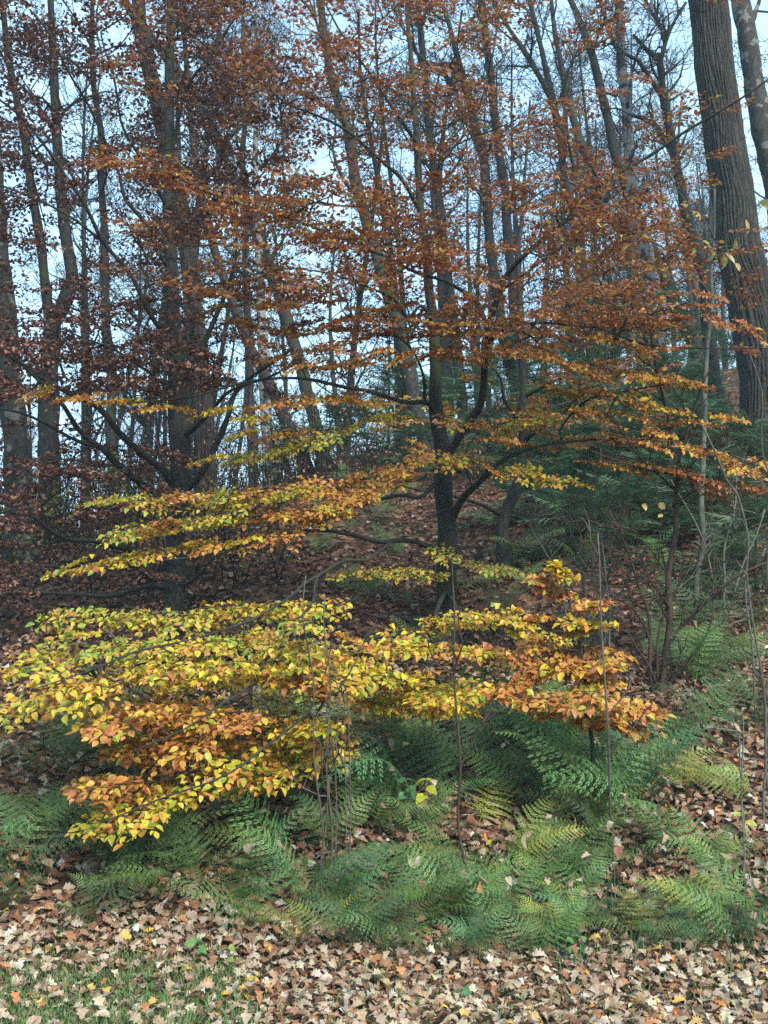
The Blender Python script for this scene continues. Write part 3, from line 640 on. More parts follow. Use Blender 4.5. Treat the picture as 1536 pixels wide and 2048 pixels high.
ll([(345, 775, DL, 14), (322, 762, DL-.1, 10), (300, 740, DL-.2, 8), (230, 700, DL-.5, 6), (130, 660, DL-.8, 4)])
ll([(342, 690, DL, 14), (310, 640, DL-.2, 13), (270, 575, DL-.4, 12), (245, 530, DL-.5, 11), (210, 485, DL-.6, 10), (165, 400, DL-.9, 9), (120, 330, DL-1.1, 8), (70, 270, DL-1.3, 7), (-10, 200, DL-1.6, 6)])
ll([(210, 485, DL-.6, 8), (150, 440, DL-.8, 7), (80, 400, DL-1, 6), (-10, 365, DL-1.2, 5)])
ll([(340, 540, DL, 13), (325, 520, DL-.1, 12), (300, 460, DL-.3, 10), (255, 400, DL-.5, 9), (235, 340, DL-.6, 8), (200, 250, DL-.8, 7), (130, 130, DL-1.1, 6), (60, 20, DL-1.4, 5)])
ll([(338, 330, DL, 11), (350, 260, DL-.1, 10), (365, 190, DL-.2, 9), (420, 110, DL-.4, 7), (470, 30, DL-.6, 6)])
ll([(330, 1120, DL, 18), (300, 1110, DL-.1, 17), (240, 1100, DL-.3, 15), (190, 1080, DL-.5, 13), (130, 1078, DL-.7, 10), (90, 1050, DL-.9, 9), (75, 1038, DL-1, 8), (-20, 1030, DL-1.3, 6)])
ll([(75, 1042, DL-1, 6), (85, 1010, DL-1, 5), (120, 985, DL-1.1, 5), (200, 945, DL-1.2, 4), (280, 930, DL-1.2, 3)])
ll([(342, 1185, DL, 14), (310, 1172, DL-.1, 13), (270, 1180, DL-.3, 12), (210, 1193, DL-.5, 10), (130, 1192, DL-.7, 8), (60, 1185, DL-.9, 7), (-20, 1195, DL-1.1, 5)])
ll([(355, 1180, DL, 9), (400, 1150, DL-.2, 7), (440, 1110, DL-.3, 5), (480, 1080, DL-.5, 4)])
ll([(330, 420, DL, 9), (270, 300, DL-.4, 7), (230, 180, DL-.7, 6), (200, 60, DL-.9, 5)])
bs = 0.055
def leftmask(px, py):
    d = 1.0
    if px > 420: d *= max(0.12, 1-(px-420)/260)
    if 800 < py < 880: d *= 0.35
    if 480 < py < 620: d *= 0.6
    if py > 1090 and px > 220: d *= 0.45
    if 600 < py < 1000 and px > 200: d *= 0.5
    return d
T = fill(390, (-60, -60, 680, 820), (DL-2.2, DL+2.0), 'brown', bs, RL, leftmask, 0.1)
T += fill(66, (-60, 840, 400, 1060), (DL-2.0, DL+0.8), 'brown', bs, RL, leftmask, 0.15)
T += fill(40, (-60, 1060, 420, 1290), (DL-1.8, DL+0.3), 'brown', bs, RL, leftmask, 0.15, scale=(.6, .9))
T += fill(50, (-60, 620, 480, 780), (DL-1.6, DL+1.0), 'brown', bs, RL, None, 0.15)
lt.grow(T)
print('left leaves', lt.finish('curl', CURL, M_DRY))

# ------------------------------------------------------------------ slim beech just behind, right of the middle
hs = ground_hit(1012, 1135); DS = float(hs[1]); RS = np.array([hs[0], hs[1], 0])
st = Tree('beech_tree', 'crooked small beech with a kinked trunk behind the middle trunk', 'tree', hs)
st.ground_trunk([(1012, 1135, DS, 36), (1006, 1090, DS, 33), (1004, 1045, DS, 30), (1020, 1005, DS, 28), (1036, 960, DS, 23), (1046, 900, DS, 23), (1046, 840, DS, 21), (1044, 760, DS, 18), (1042, 680, DS, 16), (1040, 600, DS, 14), (1036, 520, DS, 12), (1045, 430, DS, 10), (1050, 330, DS, 7), (1060, 200, DS, 5)], sides=12)
st.limb([(1003, 1030, DS, 14), (975, 1015, DS-.1, 11), (935, 1000, DS-.3, 9), (880, 985, DS-.5, 7), (800, 975, DS-.8, 5)])
st.limb([(1044, 880, DS, 12), (1080, 858, DS-.2, 10), (1115, 835, DS-.3, 8), (1140, 800, DS-.4, 6), (1200, 770, DS-.6, 4)])
st.limb([(1042, 850, DS, 10), (1010, 800, DS-.2, 8), (995, 760, DS-.3, 6), (960, 720, DS-.5, 4)])
st.limb([(1045, 800, DS, 10), (1090, 770, DS-.2, 8), (1150, 740, DS-.5, 6), (1250, 700, DS-.8, 4)])
T = fill(34, (900, 560, 1330, 860), (DS-1.6, DS+1.4), 'rust', 0.07, RS, None, 0.2)
T += fill(18, (760, 790, 1200, 900), (DS-1.4, DS+1.5), 'orange', 0.07, RS, None, 0.25)
st.grow(T); st.finish('beech', FLAT, M_BEECH, n_obj=120)

# ------------------------------------------------------------------ young beech in front, orange and yellow
hy = ground_hit(1190, 1640); DY = float(hy[1]); RY = np.array([hy[0], hy[1], 0])
yb = Tree('beech_sapling', 'young beech sapling standing in the ferns with orange and yellow tiers of leaves', 'sapling', hy)
yb.ground_trunk([(1192, 1640, DY, 11), (1187, 1480, DY, 10), (1180, 1400, DY, 9), (1168, 1320, DY, 7), (1150, 1240, DY, 6), (1132, 1170, DY, 4), (1116, 1110, DY, 3)], sides=8)
yb.limb([(1180, 1430, DY, 5), (1120, 1405, DY-.2, 4), (1030, 1395, DY-.3, 3)]); yb.limb([(1178, 1410, DY, 5), (1240, 1390, DY-.1, 4), (1300, 1385, DY-.2, 3)])
yb.limb([(1165, 1330, DY, 5), (1220, 1310, DY, 3), (1260, 1300, DY, 2)]); yb.limb([(1160, 1300, DY, 5), (1110, 1290, DY-.2, 3), (1050, 1290, DY-.3, 2)])
ys = 0.073
T = band([(1010, 1395, DY-.2), (1120, 1400, DY-.2), (1200, 1395, DY-.3), (1310, 1415, DY-.2)], 12, 20, 'orange', ys, RY, 0.35, dj=.25, scale=(.45, .7))
T += band([(1040, 1340, DY), (1140, 1350, DY), (1240, 1350, DY)], 7, 22, 'orange', ys, RY, 0.35, dj=.25, scale=(.4, .65), pal2='yellow')
T += band([(1050, 1290, DY), (1150, 1300, DY), (1260, 1310, DY)], 6, 14, 'orange', ys, RY, 0.35, dj=.25, scale=(.4, .6))
T += band([(1060, 1160, DY), (1120, 1185, DY), (1200, 1225, DY)], 5, 16, 'orange', ys, RY, 0.35, dj=.12, scale=(.3, .45))
T += band([(1110, 1120, DY), (1125, 1150, DY)], 2, 10, 'yellow', ys, RY, 0.5, dj=.05, scale=(.2, .3))
T += band([(1070, 1230, DY), (1130, 1245, DY), (1215, 1260, DY)], 4, 14, 'orange', ys, RY, 0.35, dj=.15, scale=(.3, .5), pal2='yellow')
T += band([(1160, 1450, DY-.1), (1220, 1440, DY-.1), (1290, 1460, DY)], 4, 14, 'orange', ys, RY, 0.35, dj=.15, scale=(.35, .55))
yb.grow(T); print('sapling leaves', yb.finish('beech', FLAT, M_BEECH, n_obj=300))

# ------------------------------------------------------------------ bare woodland trees behind
def wander(p, d, L, r0, r1, steps, wig, lift, rnd):
    P = [p]; d = nrm(d)
    for i in range(steps):
        d = nrm(d + np.array([rnd.gauss(0, wig), rnd.gauss(0, wig), rnd.gauss(0, wig)+lift])); P.append(P[-1]+d*L/steps)
    return np.array(P), np.linspace(r0, r1, len(P)), d
def branchlets(mb, P, R, rnd, level, n, Lf, wig=0.22, tips=None):
    for i in range(n):
        k = rnd.randint(max(1, len(P)//5), len(P)-1); r = R[k]*0.62; T = nrm(P[k]-P[k-1])
        d = nrm(T*0.6 + np.array([rnd.gauss(0, .6), rnd.gauss(0, .6), rnd.gauss(0.15, .4)])); L = Lf*rnd.uniform(0.6, 1.2)
        p, q, _ = wander(P[k], d, L, max(r, 0.006), 0.004, 5 if level > 1 else 3, wig if level > 1 else wig*1.3, 0.05, rnd)
        V, Q, T3 = tube(p, q, 4 if level > 2 else 3, cap=False); mb.add(V, Q, T3)
        if tips is not None: tips.append(p[-1]); tips.append(p[2])
        if level > 1: branchlets(mb, p, q, rnd, level-1, max(2, n-1), Lf*0.5, wig, tips)
def bare_tree(name, label, pts, mat, seed, nl=8, limbL=2.6, ext=4.0, sides=12, lo=0.35, wob=0.25, limbs=None, leaves=None, group=None, n2=7, wig=0.25, disp=None, cat='tree'):
    rnd = random.Random(seed); P = np.array([at(a, b, d) for a, b, d, _ in pts]); R = np.array([w_*.5*d/F*(1.0 if disp else .70) for _, _, d, w_ in pts])
    if P[0][2] > P[-1][2]: P, R = P[::-1], R[::-1]
    z = gz(P[0][0], P[0][1]); t0 = nrm(P[1]-P[0])
    if P[0][2] > z-0.1:
        h = P[0][2]-(z-0.25); b0 = P[0]-np.array([t0[0]*h*0.6, 0, h]); P = np.vstack([b0, P]); R = np.concatenate([[R[0]*1.15], R])
    base = np.array([P[0][0], P[0][1], gz(P[0][0], P[0][1])])
    if ext > 0:
        t1 = nrm(P[-1]-P[-2]); e1 = P[-1]+nrm(t1+[0, 0, .5])*ext*.5; P = np.vstack([P, e1, e1+nrm(t1*.4+[0, 0, 1])*ext*.5]); R = np.concatenate([R, [R[-1]*.75, R[-1]*.3]])
    root = thing(name, label, cat, base, group); nv = len(pts)
    P, R = resample(P, R, 0.18); w_ = (np.stack([vnoise(P*0.9+seed), vnoise(P*0.9+seed+9), 0*P[:, 0]+.5], -1)-0.5)*0.12; P = P+w_
    b = MB()
    if disp: V, Q, T3 = disp(P, R)
    else: V, Q, T3 = tube(P, R, sides, wob)
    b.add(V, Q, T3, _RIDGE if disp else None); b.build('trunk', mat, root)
    tw = MB(); tips = []; n = len(P)
    for pth in (limbs or []):
        LP = np.array([at(a, c, d) for a, c, d, _ in pth]); LR = np.array([w_*.5*d/F for _, _, d, w_ in pth])
        k = int(np.argmin(np.linalg.norm(P-LP[0], axis=1))); LP = np.vstack([P[k], LP]); LR = np.concatenate([[LR[0]], LR])
        LP, LR = resample(LP, LR, 0.2); V, Q, T3 = tube(LP, LR, 7, 0.25); m2 = MB(); m2.add(V, Q, T3); m2.build('limb', mat, root)
        branchlets(tw, LP, LR, rnd, 3, n2, 1.5, wig, tips)
    for i in range(nl):
        k = int(n*(lo+(0.97-lo)*(i+rnd.random())/nl)); k = min(k, n-2); a = rnd.uniform(0, 2*math.pi)
        d = np.array([math.cos(a), math.sin(a), rnd.uniform(0.3, 1.1)]); L = limbL*rnd.uniform(0.6, 1.2)*(1.15-0.5*k/n)
        LP, LR, _ = wander(P[k], d, L, max(R[k]*0.42, 0.012), 0.008, 9, 0.17, 0.08, rnd)
        V, Q, T3 = tube(LP, LR, 6, 0.2); m2 = MB(); m2.add(V, Q, T3); m2.build('limb', mat, root)
        branchlets(tw, LP, LR, rnd, 3, n2, limbL*0.45, wig, tips)
    o = tw.build('twigs', mat, root)
    if o: o['kind'] = 'stuff'
    if leaves and tips:
        pal, cnt, ls = leaves; tp = np.array(tips); q = tp[rng.integers(0, len(tp), cnt)] + rng.normal(0, 0.12, (cnt, 3))
        cm, ce = colours(pal, cnt); m3 = MB(); add_leaves(m3, FLAT_LOW, q, rng.normal(0, 1, (cnt, 3)), rng.normal(0, .5, (cnt, 3))+[0, 0, 1], np.full(cnt, ls)*rng.uniform(.7, 1.2, cnt), cm, ce)
        o = m3.build('foliage', M_DRY, root); o['kind'] = 'stuff'
    return root
def furrowed(P, R, sides=260, ridges=36):
    P, R = resample(P, R, 0.08); n = len(P); T = nrm(np.gradient(P, axis=0)); U = nrm(np.cross(T, np.array([0.3, 0.95, 0.05]))); W = np.cross(T, U)
    a = np.linspace(0, 2*math.pi, sides, endpoint=False); zz = np.cumsum(np.r_[0, np.linalg.norm(np.diff(P, axis=0), axis=1)])
    A, Z = np.meshgrid(a, zz); ca, sa = np.cos(A), np.sin(A)
    q = np.stack([ca*2.2, sa*2.2, Z*0.9], -1); warp = (vnoise(q*1.3)-0.5)*1.5 + (vnoise(q*3.1+4)-.5)*0.5
    f = np.abs(np.sin(A*ridges/2.0*1.0 + warp*5.0)); g = vnoise(np.stack([ca*14, sa*14, Z*7], -1))
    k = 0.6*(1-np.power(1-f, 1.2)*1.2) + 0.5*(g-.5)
    RR = R[:, None] + 0.045*(k-0.4) + 0.03*(vnoise(q*0.6+8)-.5)*R[:, None]*4
    V = P[:, None]+RR[..., None]*(ca[..., None]*U[:, None]+sa[..., None]*W[:, None]); V = V.reshape(-1, 3)
    i = np.arange(n-1)[:, None]*sides; j = np.arange(sides)[None]; j2 = (j+1) % sides
    global _RIDGE
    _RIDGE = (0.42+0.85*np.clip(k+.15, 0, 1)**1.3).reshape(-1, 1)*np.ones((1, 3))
    return V, np.stack([i+j, i+j2, i+sides+j2, i+sides+j], -1).reshape(-1, 4), []

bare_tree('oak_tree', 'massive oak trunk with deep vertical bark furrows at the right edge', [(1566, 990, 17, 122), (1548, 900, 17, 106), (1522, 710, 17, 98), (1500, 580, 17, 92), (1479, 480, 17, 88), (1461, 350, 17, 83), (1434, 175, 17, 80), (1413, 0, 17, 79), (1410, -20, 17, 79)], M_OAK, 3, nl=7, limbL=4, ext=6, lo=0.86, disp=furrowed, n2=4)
bare_tree('old_tree', 'lichen blotched trunk leaning out behind the massive oak at the top right', [(1640, 900, 19, 80), (1572, 500, 19, 72), (1532, 300, 19, 66), (1504, 150, 19, 62), (1478, -20, 19, 58)], M_LICHEN, 4, nl=6, limbL=3, ext=5, lo=0.6, n2=4)
bare_tree('birch_tree', 'white barked birch with dark patches rising left of the massive oak', [(1320, 720, 22, 46), (1300, 560, 22, 44), (1285, 480, 22, 42), (1272, 420, 22, 38), (1262, 330, 22, 34), (1250, 180, 22, 30), (1235, 0, 22, 27)], M_BIRCH, 5, nl=6, limbL=2.4, ext=5, lo=0.45)
bare_tree('wood_tree', 'mossy forking tree with crooked limbs between the birch and the oak', [(1425, 700, 21, 42), (1410, 560, 21, 38), (1385, 470, 21, 34), (1352, 340, 21, 28), (1330, 210, 21, 25), (1318, 130, 21, 20), (1288, 100, 21, 14), (1262, 70, 21, 9)], M_GREY, 6, nl=3, ext=0, n2=5, lo=0.8, limbL=1.8,
    limbs=[[(1332, 205, 21, 12), (1310, 172, 20.8, 11), (1275, 120, 20.6, 9), (1250, 108, 20.5, 7)], [(1350, 320, 21, 13), (1310, 180+70, 20.9, 11), (1262, 230, 20.8, 8)], [(1325, 110, 21, 12), (1325, 60, 21, 10), (1300, 20, 21, 8), (1280, -30, 21, 6)], [(1320, 130, 21, 10), (1340, 60, 21, 8), (1372, 5, 21, 6)]])
bare_tree('wood_tree', 'grey tree leaning left behind the birch, its top bending over', [(1420, 760, 24, 40), (1330, 560, 24, 36), (1260, 400, 24, 30), (1215, 240, 24, 28), (1185, 110, 24, 25), (1150, 20, 24, 20), (1130, -30, 24, 18)], M_GREY, 7, nl=6, limbL=2.8, ext=3)
bare_tree('wood_tree', 'thin dark tree with upswept limbs above the rust leaves', [(1190, 660, 23, 26), (1140, 400, 23, 24), (1105, 200, 23, 22), (1085, 110, 23, 18), (1060, 0, 23, 14)], M_BARK, 8, nl=7, limbL=2.6, ext=3, limbs=[[(1100, 190, 23, 14), (1060, 120, 23, 12), (1020, 60, 23, 9), (990, 10, 23, 7)]])
bare_tree('wood_tree', 'mossy curving tree behind the top of the middle beech', [(1030, 780, 22, 34), (990, 560, 22, 32), (965, 330, 22, 30), (945, 240, 22, 27), (925, 160, 22, 24), (905, 80, 22, 16), (880, 0, 22, 12)], M_GREY, 9, nl=6, limbL=2.8, ext=2, limbs=[[(935, 190, 22, 13), (900, 130, 22, 11), (860, 130, 22, 9), (820, 90, 22, 6)], [(960, 300, 22, 14), (910, 190, 22, 10), (890, 150, 22, 8)]])
bare_tree('wood_tree', 'straight reddish trunk right of the middle beech top', [(1040, 760, 26, 30), (1010, 400, 26, 28), (990, 250, 26, 26), (975, 100, 26, 24), (962, -10, 26, 22)], M_PINE, 10, nl=5, limbL=2.2, ext=5, lo=0.55)
bare_tree('wood_tree', 'broad dark trunk slanting behind the left limbs of the middle beech', [(850, 880, 19, 49), (822, 760, 19, 44), (790, 640, 19, 41), (755, 520, 19, 38), (722, 400, 19, 34), (690, 250, 19, 31), (660, 130, 19, 27), (640, 0, 19, 25)], M_BARK, 11, nl=8, limbL=3, ext=4)
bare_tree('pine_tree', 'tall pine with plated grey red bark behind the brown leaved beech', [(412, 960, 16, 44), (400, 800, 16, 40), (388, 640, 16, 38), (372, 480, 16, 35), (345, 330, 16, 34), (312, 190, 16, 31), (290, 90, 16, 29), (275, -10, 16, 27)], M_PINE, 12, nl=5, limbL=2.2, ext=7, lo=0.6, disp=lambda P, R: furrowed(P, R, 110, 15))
bare_tree('wood_tree', 'forked dark tree whose two stems part high at the left', [(95, 1010, 15, 66), (96, 850, 15, 60), (98, 740, 15, 56), (104, 655, 15, 54), (96, 600, 15, 30), (84, 480, 15, 27), (58, 330, 15, 25), (30, 170, 15, 22), (2, 0, 15, 18)], M_GREY, 13, nl=6, limbL=2.8, ext=3, lo=0.6, limbs=[[(112, 640, 15, 34), (135, 590, 15, 32), (145, 560, 15, 28), (128, 450, 15, 25), (115, 300, 15, 22), (108, 150, 15, 18), (100, -20, 15, 14)]])
bare_tree('old_tree', 'thick pale flaking trunk cut by the left edge behind brown leaves', [(38, 1100, 13, 84), (35, 950, 13, 80), (25, 800, 13, 76), (5, 620, 13, 68), (-10, 400, 13, 60), (-25, 100, 13, 50)], M_LICHEN, 14, nl=4, limbL=2, ext=5, lo=0.7)
bare_tree('wood_tree', 'leaning brown trunk left of centre seen against bright sky', [(622, 960, 18, 44), (600, 900, 18, 42), (575, 850, 18, 40), (545, 790, 18, 36), (500, 690, 18, 32), (450, 560, 18, 27), (410, 430, 18, 24), (390, 300, 18, 20)], M_PINE, 15, nl=6, limbL=2.4, ext=5, lo=0.5)
bare_tree('birch_tree', 'silver birch stem standing just left of the leaning brown trunk', [(545, 980, 20, 42), (538, 860, 20, 38), (530, 760, 20, 34), (522, 600, 20, 28), (515, 400, 20, 20)], M_BIRCH, 16, nl=6, limbL=2.4, ext=5, lo=0.4)
bare_tree('wood_tree', 'upright brown trunk between the pine and the silver birch', [(505, 980, 22, 30), (502, 850, 22, 28), (498, 700, 22, 25), (492, 500, 22, 21), (488, 250, 22, 16)], M_PINE, 17, nl=7, limbL=2.4, ext=4, lo=0.35)
bare_tree('wood_tree', 'tall wood tree rising through the brown leaves between the forked tree and the pine', [(225, 1000, 21, 34), (222, 800, 21, 31), (212, 600, 21, 27), (205, 400, 21, 23), (190, 150, 21, 18), (180, 0, 21, 14)], M_GREY, 18, nl=8, limbL=2.8, ext=3, lo=0.3, leaves=('olive', 900, .07))
bare_tree('wood_tree', 'broken ended dark tree leaning behind the upper left leaves', [(640, 900, 25, 40), (560, 600, 25, 36), (460, 340, 25, 34), (380, 180, 25, 32), (300, 70, 25, 27), (250, 0, 25, 24)], M_BARK, 19, nl=8, limbL=2.8, ext=3, lo=0.3, leaves=('olive', 900, .08))
bare_tree('wood_tree', 'grey trunk behind the leaves right of the broad slanting one', [(930, 860, 25, 34), (900, 600, 25, 31), (870, 350, 25, 26), (850, 150, 25, 22), (835, 0, 25, 18)], M_GREY, 20, nl=8, limbL=2.8, ext=3, lo=0.35)
bare_tree('wood_tree', 'dark slanting trunk showing below the birch at the hill crest', [(1300, 800, 27, 38), (1255, 500, 27, 34), (1200, 400, 27, 30), (1150, 250, 27, 24), (1120, 120, 27, 18)], M_BARK, 21, nl=8, limbL=2.6, ext=3, lo=0.3)

# far slender trees on the plateau: a few kinds, then copies
FAR = []
flabel = {0: 'slender bare tree of the far wood behind the bank', 1: 'slender leafless tree with a slight bend in the far wood', 2: 'slender far tree still holding brown leaves', 3: 'slender far tree still holding olive leaves'}
def far_proto(k, x, y):
    z = gz(x, y); rnd = random.Random(50+k); base = np.array([x, y, z])
    r = thing('slender_tree', flabel[k], 'tree', base, 'slender trees of the far wood: '+['bare', 'bent', 'brown leaved', 'olive leaved'][k])
    H = 13; P = np.array([base+[0.25*math.sin(i*.7+k)*i/5+0.08*i*(k-1.5), 0.2*math.cos(i*.5+k), i*H/8-0.3] for i in range(9)]); R = np.linspace(0.15, 0.03, 9)
    P, R = resample(P, R, .5); V, Q, T3 = tube(P, R, 8, .2); b = MB(); b.add(V, Q, T3); b.build('trunk', [M_GREY, M_BARK, M_GREY, M_PINE][k], r)
    tw = MB(); tips = []
    for i in range(20):
        q = rnd.randint(len(P)//5, len(P)-2); a = rnd.uniform(0, 6.28)
        LP, LR, _ = wander(P[q], np.array([math.cos(a), math.sin(a), rnd.uniform(.2, 1.2)]), rnd.uniform(1.2, 2.8), R[q]*.4, .007, 7, .16, .07, rnd)
        V, Q, T3 = tube(LP, LR, 4, cap=False); tw.add(V, Q, T3); branchlets(tw, LP, LR, rnd, 2, 7, 1.0, .25, tips)
    o = tw.build('crown', M_GREY if k != 1 else M_BARK, r); o['kind'] = 'stuff'
    if k >= 2:
        cnt = 1500; tp = np.array(tips); q = tp[rng.integers(0, len(tp), cnt)] + rng.normal(0, 0.15, (cnt, 3)); cm, ce = colours(['brown', 'olive'][k-2], cnt)
        m3 = MB(); add_leaves(m3, FLAT_LOW[:2], q, rng.normal(0, 1, (cnt, 3)), rng.normal(0, .5, (cnt, 3))+[0, 0, 1], np.full(cnt, .085), cm, ce); o = m3.build('foliage', M_DRY, r); o['kind'] = 'stuff'
    return r
spots = []
for i in range(64):
    px = rng.uniform(-60, 1600); d = rng.uniform(24, 46) if px < 950 else rng.uniform(33, 52)
    x = (px-768)/F*d; spots.append((x, d))
protos = []
for i, (x, y) in enumerate(spots):
    k = i % 4
    if i < 4: protos.append(far_proto(k, x, y)); continue
    if 750 < 768+F*x/y < 1000 and rng.random() < .5: k = 0
    src = protos[k]; o = src.copy(); C.objects.link(o); o.location = (x, y, gz(x, y)); o.rotation_euler = (0, 0, rng.uniform(0, 6.28)); s_ = rng.uniform(.75, 1.3); o.scale = (s_*rng.uniform(.6, 1.1),)*2+(s_,)
    for ch in src.children:
        c = ch.copy(); C.objects.link(c); c.parent = o

# twiggy undergrowth on the crest and the plateau
def undergrowth(n, xr, yr, h, mat, name, label, leafn, pal, seed, ls=0.06):
    rnd = random.Random(seed); b = MB(); tips = []
    for i in range(n):
        y = rnd.uniform(*yr); x = rnd.uniform(xr[0], xr[1])*y/20.0; p = np.array([x, y, gz(x, y)-.05]); L = rnd.uniform(*h)
        P, R, _ = wander(p, np.array([rnd.gauss(0, .25), rnd.gauss(0, .25), 1]), L, .012, .003, 6, .14, .05, rnd); V, Q, T3 = tube(P, R, 3, cap=False); b.add(V, Q, T3)
        for q in range(4):
            k = rnd.randint(1, 5); P2, R2, _ = wander(P[k], np.array([rnd.gauss(0, 1), rnd.gauss(0, 1), .5]), L*.4, .005, .002, 4, .25, .05, rnd); V, Q, T3 = tube(P2, R2, 3, cap=False); b.add(V, Q, T3); tips += [P2[-1], P2[2], P2[3]]
    o = b.build(name, mat); o['kind'] = 'stuff'; o['label'] = label
    if leafn:
        tp = np.array(tips); q = tp[rng.integers(0, len(tp), leafn)]+rng.normal(0, .06, (leafn, 3)); cm, ce = colours(pal, leafn)
        m3 = MB(); add_leaves(m3, FLAT_LOW, q, rng.normal(0, 1, (leafn, 3)), rng.normal(0, .6, (leafn, 3))+[0, 0, 1], np.full(leafn, ls), cm, ce); f = m3.build('undergrowth_leaves', M_DRY, o); f['kind'] = 'stuff'
undergrowth(420, (-9, 0), (14.5, 22), (.8, 2.4), M_GREY, 'undergrowth', 'tangle of thin twigs and brown leaves along the left crest of the bank', 5000, 'brown', 5)
undergrowth(160, (-9, -2), (11.5, 15), (.5, 1.3), M_GREY, 'undergrowth', 'low twiggy growth between the left trunks on the slope', 2200, 'olive', 6)
undergrowth(220, (-3, 9), (15, 24), (.4, 1.4), M_GREY, 'undergrowth', 'thin bare twigs among the evergreens on the right hand slope', 500, 'rust', 7)

# ------------------------------------------------------------------ ferns
def frond_template(seed, pairs=14, pn=7, wide=0.30, arch=0.5, tri=True, pw=1.0):
    """One arching frond of unit length along +X: a rachis, paired leaflets, each leaflet toothed by its own small blades."""
    r = random.Random(seed); b = MB()
    def rach(s): return np.array([s*(1-0.12*s*s), 0.03*math.sin(s*3+seed), arch*s*(1-s)*1.5 - 0.10*s*s])
    S = np.linspace(0, 1, 12); V, Q, T3 = tube(np.array([rach(s) for s in S]), np.linspace(.006, .0015, 12), 3, cap=False); b.add(V, Q, T3, (.85, .95, .45))
    base = 0.16; VV, QQ, KK = [], [], []
    for i in range(pairs):
        s = base+(0.985-base)*(i/(pairs-1))**0.92; p = rach(s); t = nrm(rach(min(1, s+.02))-rach(s-.02)); u = (s-base)/(1-base)
        L = wide*(1-u)**0.85*(0.62+0.38*min(1, u*5+.35))*r.uniform(.9, 1.08)+0.012
        for sd_ in (-1, 1):
            a = math.radians(72-22*u)+r.uniform(-.08, .08); side = np.array([0, sd_, 0]); d = nrm(t*math.cos(a)+side*math.sin(a)+np.array([0, 0, r.uniform(-.28, .05)]))
            up = nrm(np.cross(d, t)*sd_*-1); up = up if up[2] > 0 else -up; n = max(3, int(pn*(1-u*.55)))
            for j in range(n):
                f = (j+.5)/n; q = p+d*L*f; q = q+np.array([0, 0, -0.10*L*f*f*2]); l2 = (0.82/pairs)*(0.37*(1-f)**.6+.04)*min(1, .45+L/wide)*pw; wdt = L/n*1.02
                for s2 in (-1, 1):
                    lat = nrm(np.cross(up, d)*s2+d*.55); k0 = len(VV)
                    tint = r.uniform(.8, 1.15)
                    VV += [q-d*wdt*.5, q+lat*l2*.55-d*wdt*.45+up*.12*l2, q+lat*l2, q+d*wdt*.5+lat*l2*.4+up*.05*l2]; QQ.append([k0, k0+1, k0+2, k0+3]); KK += [(tint, tint, tint)]*4
            # leaflet tip
    b.add(np.array(VV), np.array(QQ), None, np.array(KK))
    return b
FT = [frond_template(k, arch=a) for k, a in enumerate((.35, .5, .6, .42, .7))]
FT += [frond_template(9, 14, 6, .33, .3), frond_template(10, 22, 8, .2, .55)]
FMESH = [b.mesh('frond', M_GREEN) for b in FT]
ferns = 0
def fern(px, py, label, size=0.6, n=7, tone='green', lean=None, group=None, pos=None, spread=1.0, seed=None):
    global ferns; ferns += 1; size = size*1.2
    r = random.Random(seed if seed is not None else ferns*7+int(px)); p = ground_hit(px, py) if pos is None else np.array(pos)
    n = max(4, n-2); root = thing('fern', label, 'fern', p, group); N = Vector(ground_normal(np.array([p[0]]), np.array([p[1]]))[0]); a0 = r.uniform(0, 6.28)
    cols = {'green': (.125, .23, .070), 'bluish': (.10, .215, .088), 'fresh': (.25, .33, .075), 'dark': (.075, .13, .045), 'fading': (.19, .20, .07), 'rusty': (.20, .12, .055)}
    for i in range(n):
        a = a0+i*6.283/n+r.uniform(-.35, .35) if lean is None else lean+r.uniform(-1.0, 1.0)*spread
        L = size*r.uniform(.7, 1.15); el = r.uniform(.3, 1.0)
        o = bpy.data.objects.new('frond', FMESH[r.randrange(len(FMESH))]); C.objects.link(o); o.parent = root
        d = Vector((math.cos(a)*math.cos(el), math.sin(a)*math.cos(el), math.sin(el))); up = (Vector((0, 0, 1))*.5+N*.5+Vector((r.gauss(0, .25), r.gauss(-.5, .25), 0))); up = (up-d*up.dot(d)).normalized(); s = up.cross(d)
        o.matrix_basis = Matrix(((d.x*L, s.x*L, up.x*L, 0), (d.y*L, s.y*L, up.y*L, 0), (d.z*L, s.z*L, up.z*L, -.01), (0, 0, 0, 1)))
        c = cols[tone]; k = r.uniform(.6, 1.4); o.color = (c[0]*k*r.uniform(.85, 1.3), c[1]*k, c[2]*k*r.uniform(.8, 1.2), 1)
W_, E_, D_, U_ = math.pi, 0.0, -math.pi/2, math.pi/2
